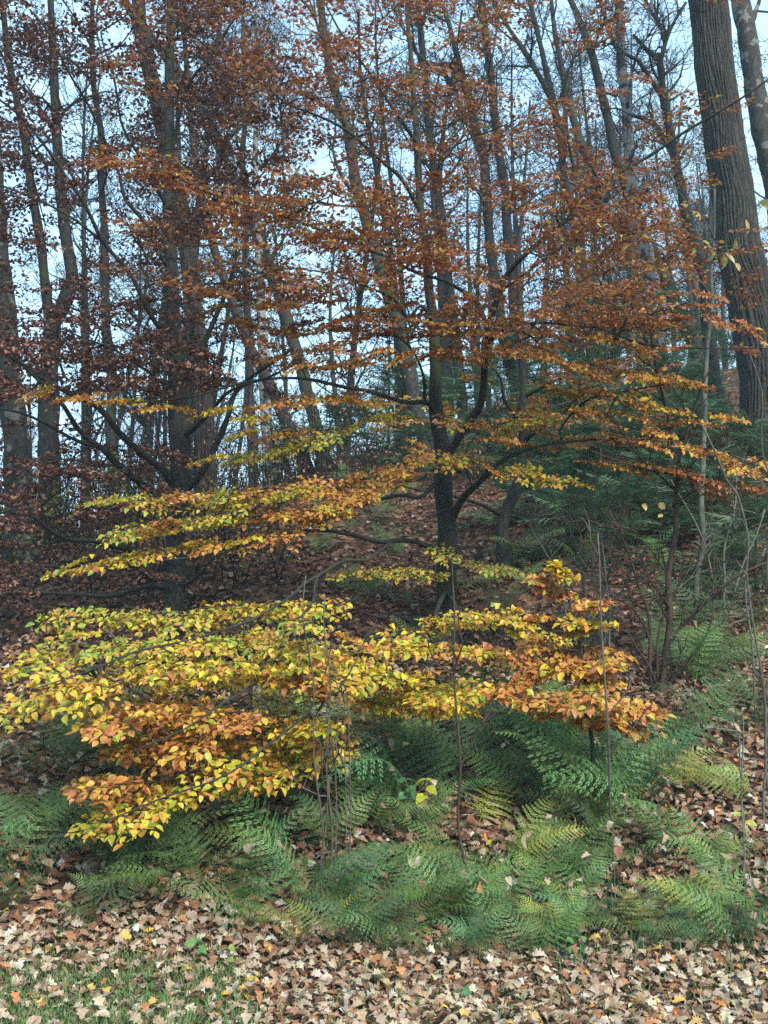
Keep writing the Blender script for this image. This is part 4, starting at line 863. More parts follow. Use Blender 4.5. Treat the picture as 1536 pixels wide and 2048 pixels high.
for a in [
 (920, 1590, 'large blue green fern with broad fronds reaching left below the orange leaves', .85, 7, 'bluish', W_+.3), (880, 1500, 'blue green fern tucked directly under the lowest orange branch', .8, 7, 'bluish', W_-.2),
 (1010, 1480, 'green fern left of the young beech sapling', .8, 8, 'green', None), (1080, 1590, 'fern in front of the sapling with finely cut fronds', .6, 8, 'green', None),
 (1250, 1570, 'grey green fern right of the sapling stem spreading low', .62, 8, 'green', None), (1150, 1640, 'low dark fern hanging over the litter below the sapling', .5, 7, 'green', D_),
 (1330, 1520, 'fern with long fronds sweeping up to the right of the sapling', .85, 6, 'green', .5), (1390, 1370, 'broad fern on the bank under the bare brown bush', .7, 8, 'green', None),
 (1470, 1340, 'dark fern at the right between pale stems', .65, 8, 'green', None), (1330, 1300, 'fern right behind the base of the bare brown bush', .6, 7, 'green', None),
 (1500, 1260, 'fern on the upper slope by the right edge', .6, 7, 'dark', None), (1500, 1600, 'yellowish green fern at the right edge beside a thin pale stem', .5, 7, 'fresh', W_),
 (800, 1620, 'big arching fern in the open below the orange leaves', .9, 9, 'bluish', W_+.6), (870, 1570, 'tall fern with fronds fanning left and up beside the thin dark stem', .85, 9, 'green', W_-.6), (960, 1660, 'light green upright fern beside the thin dark stem', .55, 6, 'fresh', U_+.2), (1010, 1740, 'bright fern catching the light on the lower bank', .55, 7, 'fresh', -.4),
 (940, 1800, 'small fern below the bright one', .42, 6, 'green', W_+.5), (900, 1760, 'green fern left of the bright fern', .5, 7, 'green', D_-.4),
 (740, 1660, 'fern at the foot of the cluster of thin grey stems', .5, 7, 'green', None), (650, 1700, 'full green fern in the middle of the lower bank', .6, 8, 'green', None),
 (700, 1600, 'dark toothed fern right of the thin stems', .5, 5, 'dark', U_+.5), (560, 1740, 'fern with two fronds arching down to the litter', .65, 8, 'green', D_-.5),
 (600, 1810, 'greyish fern near the foot of the bank', .6, 8, 'bluish', None), (690, 1850, 'wide drab fern low on the bank with spent fronds', .6, 7, 'green', D_+.6),
 (500, 1850, 'fern reaching down to the flat ground left of centre', .55, 7, 'green', D_-.2), (400, 1760, 'feathery fern at the left of the lower bank', .6, 8, 'green', W_),
 (330, 1800, 'fern overhanging a dark hollow on the left', .5, 7, 'green', D_), (290, 1740, 'fern under the lowest yellow twig tip', .55, 7, 'green', None),
 (90, 1690, 'fern at the left edge under the yellow leaves', .6, 8, 'green', None), (30, 1740, 'blue green fern cut by the left edge', .6, 8, 'bluish', None),
 (170, 1680, 'light green fern left of the lowest yellow leaves', .5, 7, 'fresh', U_), (480, 1680, 'small fern under the middle of the yellow branch', .4, 6, 'green', None),
 (790, 1790, 'fern beside rusty spent fronds on the lower bank', .5, 7, 'bluish', None), (1190, 1700, 'drooping dark fern in the middle of the right bank', .45, 6, 'dark', D_),
 (1340, 1700, 'fern on open litter at the right', .5, 7, 'green', W_), (1420, 1740, 'fern right of the open litter patch', .5, 7, 'green', None), (1390, 1850, 'pale green fern low on the right bank', .5, 7, 'fresh', None),
 (1440, 1900, 'trailing fern at the foot of the right bank', .45, 7, 'green', W_), (1520, 1840, 'fern at the lower right edge', .5, 7, 'green', None), (1170, 1790, 'thin fern standing in brown leaves right of centre', .4, 5, 'green', U_),
 (1230, 1870, 'small frond cluster by the grey oak leaves', .38, 5, 'dark', D_), (930, 1910, 'yellowing fern at the very foot of the bank', .35, 6, 'fading', D_), (1010, 1880, 'hanging fern above the pale litter in the middle', .42, 6, 'green', D_),
 (590, 1900, 'yellow tinged dying fern left of centre at the bank foot', .35, 6, 'fading', D_), (760, 1880, 'rusty dead fern among green ones', .45, 6, 'rusty', None), (200, 1850, 'sprawling fern over leaf litter at the lower left', .4, 6, 'dark', None),
 (1060, 1500, 'fern right beneath the sapling leaves', .6, 8, 'green', None), (1130, 1520, 'fern around the sapling stem', .55, 8, 'bluish', None), (1195, 1640, 'upright fern hiding the foot of the young beech sapling', .8, 9, 'green', None), (1280, 1620, 'tall green fern just right of the sapling foot', .75, 8, 'bluish', None), (1060, 1620, 'tall fern filling the space left of the sapling foot', .8, 8, 'green', None), (820, 1690, 'dark fern beside the two nettle like seedlings', .4, 6, 'dark', None),
 (860, 1850, 'fern with fading lower fronds in the middle', .5, 7, 'green', D_), (240, 1510, 'dark green fern below the left yellow leaves', .6, 7, 'dark', None), (450, 1520, 'dark fern showing through a gap in the yellow branch', .5, 7, 'dark', None),
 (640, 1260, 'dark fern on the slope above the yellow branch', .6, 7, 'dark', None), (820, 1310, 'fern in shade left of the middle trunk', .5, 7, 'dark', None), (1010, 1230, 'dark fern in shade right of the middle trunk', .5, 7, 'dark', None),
]:
    px, py, lb, sz, n, tone, lean = a; fern(px, py, lb, sz, n, tone, lean, spread=1.0)
regions = [  # (count, box, size, tone choices, label)
 (9, (480, 1600, 1120, 1880), (.3, .5), ('green', 'bluish', 'green'), 'small green fern in the dense fern patch of the lower bank'),
 (7, (0, 1660, 480, 1860), (.3, .5), ('green', 'dark'), 'small fern among litter on the lower left bank'),
 (14, (1120, 1560, 1536, 1900), (.25, .45), ('green', 'fresh'), 'small fern among pale leaves on the lower right bank'),
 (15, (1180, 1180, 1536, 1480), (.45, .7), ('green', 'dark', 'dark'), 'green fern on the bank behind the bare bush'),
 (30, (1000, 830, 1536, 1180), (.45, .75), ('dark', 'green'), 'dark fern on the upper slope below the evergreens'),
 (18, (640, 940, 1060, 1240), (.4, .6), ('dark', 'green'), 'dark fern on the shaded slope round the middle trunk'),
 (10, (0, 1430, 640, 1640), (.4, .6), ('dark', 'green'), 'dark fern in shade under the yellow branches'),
 (12, (330, 1760, 1130, 1890), (.3, .48), ('green', 'green', 'fading', 'bluish', 'green', 'dark'), 'small fern hanging at the foot of the bank above pale litter'),
 (9, (560, 1430, 1130, 1640), (.5, .75), ('green', 'bluish'), 'full green fern on the upper part of the fern patch'),
 (15, (470, 1850, 1500, 1925), (.26, .4), ('green', 'green', 'fresh', 'dark', 'bluish'), 'little fern trailing over the edge where the bank meets the flat litter'),
 (8, (900, 1430, 1200, 1560), (.45, .6), ('green', 'bluish'), 'green fern crowded under the sapling and orange leaves'),
]
MARKS = [(888, 1280, 'base of the middle trunk'), (350, 1230, 'foot of the left trunk'), (640, 1690, 'cluster of thin grey stems'), (930, 1700, 'foot of the thin dark stem'), (1235, 1655, 'foot of the thin grey stem'), (1190, 1480, 'young beech sapling'),
 (1320, 1385, 'base of the bare brown bush'), (1012, 1130, 'kinked small trunk'), (1397, 1210, 'pale straight sapling'), (1525, 1590, 'pale bent stem'), (1510, 960, 'massive oak trunk'), (1150, 1920, 'bright twin seedlings'), (430, 1925, 'yellow green seedling'), (200, 1650, 'tip of the lowest yellow twigs'),
 (450, 1640, 'hanging green seedling'), (860, 1680, 'yellow topped seedling'), (80, 1400, 'outer end of the yellow branches'), (1175, 1330, 'wispy grey bush'), (960, 1390, 'lowest orange branch'), (1440, 1250, 'thin leafless shrub')]
TONE = {'green': 'mid green', 'bluish': 'greyish green', 'dark': 'dark green', 'fresh': 'light green', 'fading': 'yellowing', 'rusty': 'rusty'}
_used = set()
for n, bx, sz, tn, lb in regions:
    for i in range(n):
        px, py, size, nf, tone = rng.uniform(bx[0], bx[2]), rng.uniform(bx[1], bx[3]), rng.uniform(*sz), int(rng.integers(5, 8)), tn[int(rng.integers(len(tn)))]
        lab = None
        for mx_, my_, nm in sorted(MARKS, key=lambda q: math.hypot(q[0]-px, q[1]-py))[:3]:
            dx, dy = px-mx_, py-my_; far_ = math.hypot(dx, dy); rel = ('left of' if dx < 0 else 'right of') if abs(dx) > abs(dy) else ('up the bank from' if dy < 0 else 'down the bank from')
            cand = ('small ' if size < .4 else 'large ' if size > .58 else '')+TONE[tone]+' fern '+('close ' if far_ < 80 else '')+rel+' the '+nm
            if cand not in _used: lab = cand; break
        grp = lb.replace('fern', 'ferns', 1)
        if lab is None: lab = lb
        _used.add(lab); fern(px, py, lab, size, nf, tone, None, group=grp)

# ------------------------------------------------------------------ evergreen shrubs on the slope
def bough(seed, pairs=17, wide=.36):
    """Flat evergreen bough: a twig with narrow paired side shoots."""
    r = random.Random(seed); V = [[0, -.004, 0], [0, .004, 0], [1, 0, -.12]]; T = [[0, 1, 2]]; K = [(1, .8, .6)]*3; Q = []
    for i in range(pairs):
        u = i/(pairs-1); s0 = .10+.88*u; L = wide*(1-u)**.7*r.uniform(.7, 1.15)+.04
        for sd_ in (-1, 1):
            a = math.radians(62-15*u); dx, dy = L*math.cos(a), sd_*L*math.sin(a); z0 = -.12*s0*s0; dz = r.uniform(-.3, .1)*L; h = .017; k0 = len(V); t = r.uniform(.7, 1.25)
            V += [[s0-h*.4, 0, z0], [s0+dx*.5-h*1.1, dy*.5, z0+dz*.4], [s0+dx, dy, z0+dz], [s0+dx*.5+h*1.1, dy*.5, z0+dz*.4+.01]]; Q.append([k0, k0+1, k0+2, k0+3]); K += [(t, t, t)]*4
    return np.array(V, float), np.array(Q), np.array(K), np.array(T)
LODA = [bough(30+k) for k in range(4)]
def evergreen(px, py, H, W, label, n=90, tone=(.068, .128, .06), depth=None):
    p = ground_hit(px, py) if depth is None else np.array([at(px, py, depth)[0], depth, gz(at(px, py, depth)[0], depth)])
    root = thing('evergreen_shrub', label, 'shrub', p); rnd = random.Random(int(px+py))
    b = MB()
    for s_ in range(3):
        P, R, _ = wander(p-[0, 0, .1], np.array([rnd.gauss(0, .3), rnd.gauss(0, .3), 1]), H*.95, .03, .006, 8, .12, .1, rnd); V, Q, T3 = tube(P, R, 5); b.add(V, Q, T3)
    b.build('stem', M_BROWN, root); f = MB()
    for i in range(int(n*1.9)):
        h = rnd.random()**.8; a = rnd.uniform(0, 6.283); rad = W*(1.05-h)*rnd.uniform(.1, .9)**.6*(.6+.4*math.sin(i*2.1)**2)
        q = p+np.array([math.cos(a)*rad, math.sin(a)*rad, H*h*.95+.05]); d = nrm(np.array([math.cos(a), math.sin(a), rnd.uniform(-.25, .5)])+np.array([rnd.gauss(0, .4), rnd.gauss(0, .4), 0])); up = nrm(np.array([rnd.gauss(0, .3), rnd.gauss(-.2, .3), 1])); up = nrm(up-d*np.dot(up, d)); sv = np.cross(up, d); L = rnd.uniform(.3, .62)*min(1, W*1.2)
        V, Q, K, T_ = LODA[rnd.randrange(4)]; f.add(q+L*(V@np.stack([d, sv, up], 0)), Q, T_, K*np.array(tone)*rnd.uniform(.7, 1.5)*np.array([rnd.uniform(.8, 1.3), 1, 1]))
    o = f.build('foliage', M_GREEN, root); o['kind'] = 'stuff'
for a in [(1230, 850, 2.6, 1.5, 'largest dark evergreen on the hill crest beneath the birch', 150), (1350, 860, 3.2, 1.3, 'tall dark evergreen left of the massive oak', 150), (1440, 800, 1.7, 1.2, 'evergreen filling the gap on the crest just left of the massive oak', 80), (1120, 880, 2.0, 1.4, 'feathery evergreen behind the crooked beech', 110), (1290, 960, 1.6, 1.3, 'evergreen mound halfway up the right slope', 100),
          (960, 880, 1.7, 1.3, 'evergreen just right of the middle trunk at the crest', 100), (800, 900, 1.9, 1.3, 'pale feathery evergreen left of the middle trunk on the crest', 110), (700, 930, 1.2, 1.1, 'low evergreen at the left end of the crest row', 80), (1400, 930, 1.2, 1.0, 'evergreen at the foot of the massive oak', 90),
          (1080, 960, 1.1, 1.1, 'dark low evergreen on the shaded middle slope', 80), (1200, 1040, 1.0, 1.2, 'spreading evergreen below the hanging orange leaves', 80), (880, 870, 1.3, 1.2, 'rounded evergreen directly behind the middle trunk', 80),
          (1400, 1060, 1.0, 1.0, 'small evergreen among twigs by the right edge', 60), (1050, 830, 2.0, 1.2, 'upright evergreen showing beside the slim dark stem', 90), (600, 960, 1.0, 1.0, 'sparse evergreen at the base of the leaning brown trunk', 60),
          (1160, 840, 3.0, 1.5, 'broad evergreen filling the crest between the crooked beech and the birch', 130), (1290, 800, 3.6, 1.5, 'highest evergreen behind the bare bush tips', 130), (1010, 850, 2.2, 1.5, 'wide evergreen on the crest right of the middle trunk', 110), (1180, 930, 1.6, 1.4, 'evergreen spilling down the slope below the crest', 100), (1380, 980, 1.5, 1.2, 'dark evergreen behind the pale straight sapling', 90), (740, 900, 1.5, 1.3, 'thin evergreen at the crest where bright sky shows', 80), (1130, 1000, 1.2, 1.3, 'evergreen behind the thin twigs of the middle right slope', 80), (1250, 1100, .9, 1.1, 'low evergreen mat in front of the bare bush tips', 70), (1350, 930, 1.9, 1.4, 'deep green evergreen below the highest one', 110), (1070, 1060, .8, 1.1, 'low evergreen patch on brown litter right of the crooked beech', 60), (1180, 1130, .8, 1.1, 'low evergreen patch under the wispy grey bush', 60), (1330, 1040, 1.0, 1.3, 'wide low evergreen behind the bare brown bush', 80), (1460, 1090, .9, 1.2, 'low evergreen patch under the thin leafless shrub', 70), (1520, 1180, .9, 1.1, 'low evergreen touching the right edge on the slope', 60),
          (1100, 920, 1.4, 1.4, 'dense evergreen just above the crooked beech roots', 90), (1240, 990, 1.3, 1.4, 'dense evergreen in the middle of the upper slope', 90), (840, 950, 1.0, 1.1, 'small evergreen at the crest below the pale feathery one', 60), (1500, 1000, 1.2, 1.1, 'evergreen under the roots of the massive oak', 80), (960, 960, 1.0, 1.1, 'low evergreen on the slope right behind the middle trunk', 70)]:
    evergreen(*a[:5], n=a[5])

# ------------------------------------------------------------------ thin stems, saplings and the bare bush
def stems(name, label, cat, paths, mat, leafpts=None, group=None, partname='stem', pal='pale', lsize=.16, tw=0, seed=1):
    P0 = at(*paths[0][0][:3]); base = np.array([P0[0], P0[1], gz(P0[0], P0[1])]); root = thing(name, label, cat, base, group); rnd = random.Random(seed); t = MB()
    for i, pth in enumerate(paths):
        P = np.array([at(a, b, d) for a, b, d, _ in pth]); R = np.array([w_*.5*d/F for _, _, d, w_ in pth])
        if i == 0 or pth[0][1] > paths[0][0][1]-25:
            z = gz(P[0][0], P[0][1]); P = np.vstack([[P[0][0], P[0][1], min(z, P[0][2])-.05], P]) if P[0][2] > z-.03 else P; R = R if len(R) == len(P) else np.r_[R[0], R]
        P, R = resample(P, R, .12); P = P+(np.stack([vnoise(P*2.2+i*3.7+P0[0]), vnoise(P*2.2+9+i), 0*P[:, 0]+.5], -1)-.5)*.11
        V, Q, T3 = tube(P, R, 6, .15); b = MB(); b.add(V, Q, T3); b.build(partname if i == 0 or partname == 'stem' and pth[0][1] > paths[0][0][1]-60 else 'branch', mat, root)
        if tw: branchlets(t, P, R, rnd, 2, tw, .35, .2)
    if t.V: o = t.build('twigs', mat, root); o['kind'] = 'stuff'
    if leafpts:
        P = np.array([at(*q) for q in leafpts]); n = len(P); A_ = np.vstack(t.V) if t.V else np.zeros((0, 3)); A_ = np.vstack([A_]+[resample(np.array([at(a, b_, d_) for a, b_, d_, _ in pth]), np.ones(len(pth)), .05)[0] for pth in paths])
        for i in range(n):
            c0 = A_[int(np.argmin(np.linalg.norm(A_-P[i], axis=1)))]; V, Q, T3 = tube(*resample(np.array([c0, (c0+P[i])/2+[0, 0, .02], P[i]]), np.array([.003, .0025, .002]), .05), 4); b = MB(); b.add(V, Q, T3); b.build('leaf_stalk', mat, root)
        X = rng.normal(0, .6, (n, 3))+[0, 0, -.8]; N = rng.normal(0, .5, (n, 3))+[0, -1, .6]; cm, ce = colours(pal, n)
        leaf_objects(root, 'beech', FLAT, M_BEECH, P, X, N, np.full(n, lsize)*rng.uniform(.8, 1.15, n), cm, ce, scale_y=np.full(n, .6 if lsize > .12 else 1.0))
    return root
def gd(px, py): return float(ground_hit(px, py)[1])
d = gd(1397, 1215)
lp = []
for cx, cy in ((1150, 480), (1135, 500), (1170, 470), (1120, 465), (1215, 440), (1235, 465), (1250, 480), (1365, 415), (1380, 430), (1395, 500), (1480, 490), (1455, 500), (1440, 510), (1420, 495), (1475, 520), (1500, 440), (1525, 400), (1290, 480), (1400, 480), (1180, 430), (1160, 500), (1460, 515)):
    lp.append((cx+rng.uniform(-12, 12), cy+rng.uniform(-12, 12), d-1+rng.uniform(-.2, .2)))
stems('chestnut_sapling', 'pale straight sapling with a few long pale yellow leaves near its top', 'sapling', [[(1397, 1215, d, 12), (1396, 1100, d, 12), (1401, 950, d, 11), (1408, 820, d, 11), (1416, 740, d, 9), (1422, 620, d, 8), (1430, 480, d-.2, 6), (1425, 380, d-.4, 4)],
   [(1422, 600, d, 5), (1400, 560, d-.3, 4), (1330, 500, d-.6, 4), (1250, 470, d-.9, 3), (1130, 470, d-1, 2)], [(1428, 520, d-.1, 4), (1445, 500, d-.4, 3), (1480, 495, d-.8, 2), (1520, 420, d-1, 2)], [(1430, 490, d-.2, 4), (1400, 440, d-.6, 3), (1365, 410, d-1, 2)]], M_GREENSTEM, lp, tw=2)
d = gd(1175, 1330)
stems('bare_bush', 'wispy grey bush of fine twigs on the slope behind the sapling', 'bush', [[(1175, 1330, d, 6), (1172, 1240, d, 5), (1160, 1130, d, 4), (1130, 1020, d, 3)], [(1178, 1330, d, 5), (1200, 1200, d, 4), (1215, 1080, d-.1, 3), (1270, 990, d-.2, 2)], [(1170, 1330, d, 5), (1130, 1200, d, 4), (1090, 1110, d-.1, 3), (1060, 1060, d-.2, 2)], [(1182, 1330, d, 5), (1230, 1230, d, 4), (1270, 1130, d, 3), (1300, 1090, d, 2)], [(1174, 1330, d, 4), (1180, 1200, d-.1, 3), (1190, 1060, d-.1, 3), (1170, 950, d-.2, 2)]], M_GREENSTEM, tw=9, seed=8)
d = gd(1430, 1250)
stems('bare_bush', 'thin leafless shrub between the pale sapling and the right edge', 'bush', [[(1440, 1250, d, 6), (1445, 1150, d, 5), (1460, 1030, d, 4), (1480, 930, d, 3)], [(1436, 1250, d, 5), (1420, 1140, d, 4), (1390, 1040, d-.1, 3), (1350, 960, d-.2, 2)], [(1446, 1250, d, 5), (1490, 1130, d, 4), (1530, 1020, d, 3)]], M_GREENSTEM, tw=8, seed=9)
d = gd(1320, 1385)
stems('bare_bush', 'leafless brown bush with many upright stems right of the sapling', 'bush', [[(1320, 1385, d, 13), (1330, 1280, d, 12), (1338, 1180, d, 12), (1345, 1050, d, 11), (1352, 960, d, 9), (1358, 910, d, 8)],
   [(1356, 920, d, 6), (1340, 850, d, 5), (1320, 780, d-.1, 5), (1305, 700, d-.1, 4), (1290, 590, d-.2, 3)], [(1355, 930, d, 6), (1385, 850, d-.1, 5), (1410, 780, d-.1, 4), (1440, 690, d-.2, 3)], [(1350, 980, d, 5), (1290, 920, d-.2, 4), (1230, 850, d-.3, 4), (1170, 790, d-.4, 2)],
   [(1352, 960, d, 5), (1400, 910, d-.2, 4), (1460, 860, d-.3, 3), (1536, 800, d-.4, 2)], [(1345, 1010, d, 4), (1430, 960, d-.2, 3), (1530, 910, d-.4, 2)], [(1350, 950, d, 4), (1270, 930, d-.3, 3), (1180, 900, d-.5, 2)],
   [(1310, 1390, d, 9), (1305, 1300, d, 8), (1290, 1210, d, 6), (1260, 1110, d-.1, 4), (1220, 1020, d-.2, 3)], [(1325, 1390, d, 9), (1345, 1290, d, 7), (1400, 1220, d-.1, 7), (1470, 1160, d-.2, 6), (1545, 1120, d-.3, 5)], [(1318, 1390, d, 7), (1320, 1290, d, 5), (1340, 1200, d, 4), (1380, 1130, d-.1, 3)],
   [(1300, 1280, d, 5), (1270, 1220, d-.1, 4), (1210, 1180, d-.2, 3), (1150, 1110, d-.3, 2)], [(1312, 1380, d, 6), (1290, 1320, d, 4), (1250, 1260, d-.1, 3), (1190, 1100, d-.2, 2)], [(1328, 1385, d, 6), (1370, 1320, d, 4), (1420, 1230, d-.1, 3), (1430, 1100, d-.2, 2)], [(1340, 1150, d, 4), (1280, 1080, d-.2, 3), (1180, 1040, d-.4, 2)]],
   M_BROWN, [(1292, 1022, d-.4), (1318, 1005, d-.4), (1325, 1028, d-.4)], tw=5, pal='pale', lsize=.085, seed=4)
def one_stem(label, path, mat=M_TWIG, cat='stem', name='thin_sapling', tw=2, group=None, extra=()):
    path = [(a, b, c, w_*.68) for a, b, c, w_ in path]
    stems(name, label, cat, [path]+list(extra), mat, tw=tw, seed=int(path[0][0]), group=group)
d = 7.0
one_stem('thin grey stem crossing the right half of the sapling leaves', [(1237, 1660, 6.9, 7), (1225, 1560, 6.8, 7), (1212, 1430, 6.7, 7), (1206, 1330, 6.7, 6), (1200, 1200, 6.7, 5), (1193, 1065, 6.7, 4)], tw=3)
one_stem('thin dark stem rising in front of the middle trunk, tall and straight', [(932, 1710, 6.5, 9), (925, 1620, 6.5, 8), (920, 1500, 6.4, 7), (912, 1350, 6.4, 6), (905, 1220, 6.4, 5), (898, 1120, 6.4, 3)], mat=M_BROWN, tw=3)
one_stem('pale twig bush stem with a bent top near the right edge', [(1528, 1600, 7.3, 8), (1526, 1450, 7.3, 8), (1522, 1340, 7.2, 7), (1508, 1240, 7.2, 6), (1492, 1150, 7.2, 6), (1464, 1120, 7.1, 4)], tw=3)
one_stem('slender stem low at the right edge rising from pale litter', [(1495, 1700, 6.6, 5), (1490, 1640, 6.6, 5), (1488, 1560, 6.6, 4), (1487, 1430, 6.6, 3)], mat=M_GREENSTEM)
one_stem('pale wand leaning in front of the lower oak trunk', [(1490, 1045, 8.5, 6), (1450, 960, 8.4, 6), (1420, 880, 8.4, 6), (1405, 850, 8.4, 5)][::1], tw=1)
one_stem('long whip arching across the big oak trunk', [(1530, 1500, 7.6, 6), (1545, 1100, 7.5, 6), (1535, 900, 7.4, 5), (1520, 780, 7.3, 4), (1500, 710, 7.3, 3)], tw=2)
for k, (x0, x1, x2, w_) in enumerate([(652, 645, 655, 8), (630, 622, 612, 8), (662, 660, 655, 5), (688, 672, 640, 5), (640, 610, 590, 4), (672, 674, 668, 4)]):
    one_stem(['left hand thick grey stem of the cluster by the yellow leaves', 'grey stem leaning slightly left in the stem cluster', 'straight grey stem in the middle of the cluster', 'stem of the cluster bending left at its top', 'finest outer left stem of the cluster', 'finest outer right stem of the cluster'][k],
             [(x0+[0,6,-3,4,-8,9][k], 1690+8*k, 6.6, w_*.8), (x0-6+3*k, 1540, 6.5, w_*.7), (x1+[4,-6,5,9,-9,2][k], 1380, 6.4, w_*.6), (x2, [1190,1150,1330,1290,1240,1400][k], 6.35, w_*.45)], tw=2, group='cluster of thin grey stems before the yellow leaves')
one_stem('slim bare stem on the shaded slope behind the sapling top', [(1215, 1240, 9.6, 6), (1205, 1150, 9.6, 5), (1195, 1050, 9.6, 4), (1180, 960, 9.6, 3)], mat=M_GREENSTEM, tw=4)

# broad green seedlings
def seedling(px, py, label, col, n=5, h=.22, ls=.07, group=None):
    p = ground_hit(px, py); root = thing('seedling', label, 'seedling', p, group); r = random.Random(int(px)); top = p+np.array([r.uniform(-.03, .03), -.02, h])
    V, Q, T3 = tube(*resample(np.array([p-[0, 0, .02], p+[0, 0, h*.5], top]), np.array([.003, .0025, .002]), .05), 4); b = MB(); b.add(V, Q, T3); b.build('stem', M_GREENSTEM, root)
    a = np.arange(n)*2.4+r.random(); X = np.stack([np.cos(a), np.sin(a), np.full(n, -.2)], 1); P = top-np.outer(np.arange(n)//2, [0, 0, .05]); N = np.tile([0, -.5, 1.], (n, 1))+rng.normal(0, .2, (n, 3)); c = np.tile(col, (n, 1))*rng.uniform(.8, 1.2, (n, 1))
    leaf_objects(root, 'green', FLAT, M_GREEN, P, X, N, np.full(n, ls)*rng.uniform(.8, 1.2, n), c, c, scale_y=np.full(n, 1.25))
for a in [(450, 1660, 'green seedling hanging by the end of the middle yellow twigs', (.08, .2, .09), 7, .3, .11), (860, 1690, 'tall seedling with yellow green top leaves on the middle bank', (.40, .45, .05), 5, .42, .09), (810, 1680, 'dark green seedling left of the yellow topped one', (.07, .2, .08), 6, .38, .09), (1133, 1925, 'bright green seedling on pale litter right of centre', (.11, .25, .08), 4, .12, .06), (1170, 1915, 'second bright seedling just right of its twin', (.10, .24, .08), 4, .1, .05),
          (405, 1925, 'bright green seedling on pale litter left of centre', (.12, .26, .08), 3, .1, .065), (460, 1935, 'yellow green seedling on the litter near the bank foot', (.22, .28, .07), 4, .1, .055), (130, 1640, 'small light green seedling above the left ferns', (.2, .32, .06), 5, .2, .08), (1490, 1690, 'seedling with one yellow leaf near the right edge', (.35, .38, .07), 5, .2, .07), (975, 1600, 'fresh green seedling behind the thin dark stem', (.15, .33, .09), 6, .25, .1), (305, 1980, 'tiny green seedling in the foreground litter at the left', (.1, .25, .08), 4, .07, .05), (920, 2010, 'tiny dark seedling at the bottom middle of the litter', (.07, .2, .07), 4, .06, .05), (1150, 1905, 'low ivy like plant above the twin seedlings', (.06, .15, .08), 7, .1, .06)]:
    seedling(a[0], a[1], a[2], np.array(a[3]), *a[4:])

# ------------------------------------------------------------------ leaf litter
def litter(n, box, pal, size, lift=.02, seed=0, ratio=None):
    """Leaves lying on the soil; box in world metres (x half-width grows with distance)."""
    y = rng.uniform(box[0]**2, box[1]**2, n)**.5; x = rng.uniform(-1, 1, n)*(y*.40+.6)+0; z = ground_z(x, y); G = ground_normal(x, y)
    N = G + rng.normal(0, .30, (n, 3)); a = rng.uniform(0, 6.283, n); X = np.stack([np.cos(a), np.sin(a), rng.normal(0, .25, n)], 1)
    S = size*rng.uniform(.65, 1.3, n); P = np.stack([x, y, z+rng.uniform(0.0, lift, n)], 1) ; cm, ce = colours(pal, n, .2)
    return [P, X, N, S, cm, ce]
bags = [litter(9500, (3.6, 6.25), 'litterpale', .078, .03), litter(4500, (3.6, 6.4), 'litter', .07, .03), litter(6000, (5.7, 8.0), 'litter', .078, .04), litter(6500, (6.6, 10), 'litter', .08, .04), litter(8500, (9, 16), 'litterred', .092, .05), litter(5500, (7, 13), 'litterred', .087, .04), litter(4500, (15, 28), 'litterred', .12, .06), litter(380, (3.6, 9), 'orange', .06, .04)]
P, X, N, S, cm, ce = [np.concatenate([b[i] for b in bags]) for i in range(6)]
m_ = pick_largest(P+[0, 0, 1e-3], S*(P[:, 1] < 7.5)+1e-6, 300)
leaf_objects(GROUND, 'oak', OAK, M_DRY, P[m_], X[m_], N[m_], S[m_], cm[m_], ce[m_], name='leaf')
b = MB(); yy = P[:, 1]
for q, tp in ((~m_ & (yy < 5.7), OAK), (~m_ & (yy >= 5.7) & (yy < 8.6), OAK_MID), (~m_ & (yy >= 8.6), OAK_FAR)): add_leaves(b, tp, P[q], X[q], N[q], S[q], cm[q], ce[q])
o = b.build('leaf_litter', M_DRY, GROUND); o['kind'] = 'stuff'
# oak leaves caught on the ferns
n = 130; px = rng.uniform(450, 1536, n); py = rng.uniform(1450, 1900, n); H_ = np.array([ground_hit(a, c) for a, c in zip(px, py)]); H_[:, 2] += rng.uniform(.1, .4, n); cm, ce = colours('litterpale', n)
b = MB(); add_leaves(b, OAK, H_, rng.normal(0, 1, (n, 3)), rng.normal(0, .5, (n, 3))+[0, -.4, 1], np.full(n, .09)*rng.uniform(.7, 1.2, n), cm, ce); o = b.build('caught_leaves', M_DRY, GROUND); o['kind'] = 'stuff'

# grass tufts and moss
def grass(n, box, h, col, name, label):
    px = rng.uniform(box[0], box[2], n); py = rng.uniform(box[1], box[3], n); nt_ = max(1, n//9); cx = rng.uniform(box[0], box[2], nt_); cy = rng.uniform(box[1], box[3], nt_)
    k = rng.integers(0, nt_, n); H_ = np.array([ground_hit(a, c) for a, c in zip(cx, cy)])[k]; x = H_[:, 0]+rng.normal(0, .07, n); y = H_[:, 1]+rng.normal(0, .07, n); z = ground_z(x, y)
    a = rng.uniform(0, 6.283, n); L = rng.uniform(*h, n); wv = np.stack([np.cos(a), np.sin(a), 0*a], 1)*.0035; ln = np.stack([np.cos(a+1.5), np.sin(a+1.5), 0*a], 1)*L[:, None]*rng.uniform(.2, .9, (n, 1))
    B = np.stack([x, y, z], 1); M1 = B+ln*.4+np.outer(L*.6, [0, 0, 1]); T1 = B+ln+np.outer(L*.8, [0, 0, 1]); V = np.stack([B-wv, B+wv, M1+wv*.8, M1-wv*.8, T1], 1).reshape(-1, 3); o_ = np.arange(n)[:, None]*5
    b = MB(); b.add(V, o_+np.array([[0, 1, 2, 3]]), o_+np.array([[3, 2, 4]]), np.repeat(np.array(col)*rng.uniform(.7, 1.3, (n, 1)), 5, 0)); o = b.build(name, M_GREEN); o['kind'] = 'stuff'; o['label'] = label
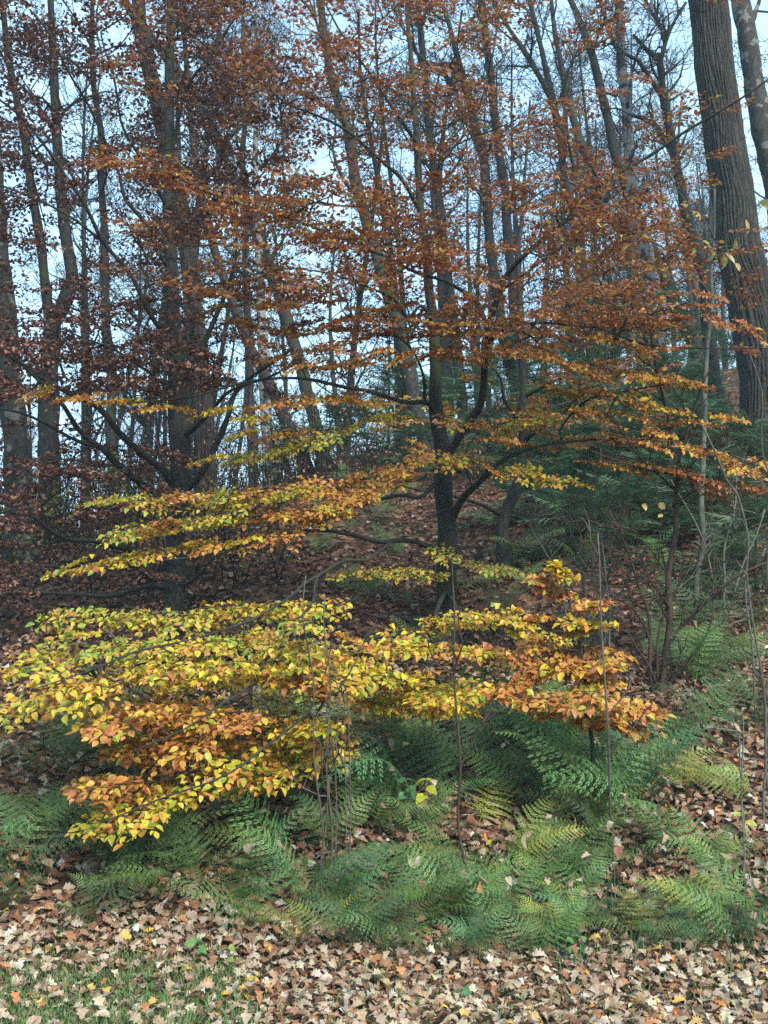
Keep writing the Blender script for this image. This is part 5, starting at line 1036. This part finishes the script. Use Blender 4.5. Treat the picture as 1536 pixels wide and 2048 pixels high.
grass(8000, (-40, 1930, 480, 2080), (.03, .085), (.13, .20, .06), 'grass', 'short green grass poking through litter at the lower left')
grass(2200, (100, 1840, 1536, 2060), (.03, .08), (.11, .20, .05), 'grass', 'scattered grass blades in the foreground litter')
grass(2600, (900, 1700, 1536, 1950), (.05, .16), (.07, .13, .045), 'grass', 'dull grass tufts on the lower right bank')

# ------------------------------------------------------------------ fallen twigs on the ground
for k, (a, c_, lb) in enumerate([((905, 1690), (1010, 1620), 'pale broken twig lying across the bank right of the thin stem'), ((660, 1790), (715, 1772), 'white fallen twig caught on the middle ferns'), ((1170, 1740), (1250, 1640), 'long reddish twig leaning down the bank below the sapling'), ((1040, 1790), (1110, 1900), 'bent dry stalk hanging over the bank edge')]):
    A, B = ground_hit(*a)+[0, 0, .06], ground_hit(*c_)+[0, 0, .1]; m2 = (A+B)/2+[0.02, 0, .05]; root = thing('fallen_twig', lb, 'twig', A); V, Q, T3 = tube(*resample(np.array([A, m2, B]), np.array([.006, .004, .002]), .06), 5, .3); b = MB(); b.add(V, Q, T3); b.build('wood', M_TWIG, root)
    for q in range(3): b = MB(); branchlets(b, *resample(np.array([A, m2, B]), np.array([.006, .004, .002]), .06), random.Random(k*5+q), 1, 1, .12); b.build('side_twig', M_TWIG, root)

# ------------------------------------------------------------------ haze in the wood
HZ = 0.0013
b = MB(); x0, x1, y0, y1, z0, z1 = -310, 310, -310, 340, -1.5, 34.0
b.add([[x0, y0, z0], [x1, y0, z0], [x1, y1, z0], [x0, y1, z0], [x0, y0, z1], [x1, y0, z1], [x1, y1, z1], [x0, y1, z1]], [[0, 3, 2, 1], [4, 5, 6, 7], [0, 1, 5, 4], [1, 2, 6, 5], [2, 3, 7, 6], [3, 0, 4, 7]])
m, t, o_ = new_mat('haze'); pv = node(t, 'ShaderNodeVolumePrincipled'); pv.inputs['Density'].default_value = HZ; pv.inputs['Color'].default_value = (0.74, 0.90, 1.0, 1); pv.inputs['Anisotropy'].default_value = 0.0
t.links.new(pv.outputs[0], o_.inputs['Volume']); o = b.build('haze', m, smooth=False); o['kind'] = 'stuff'
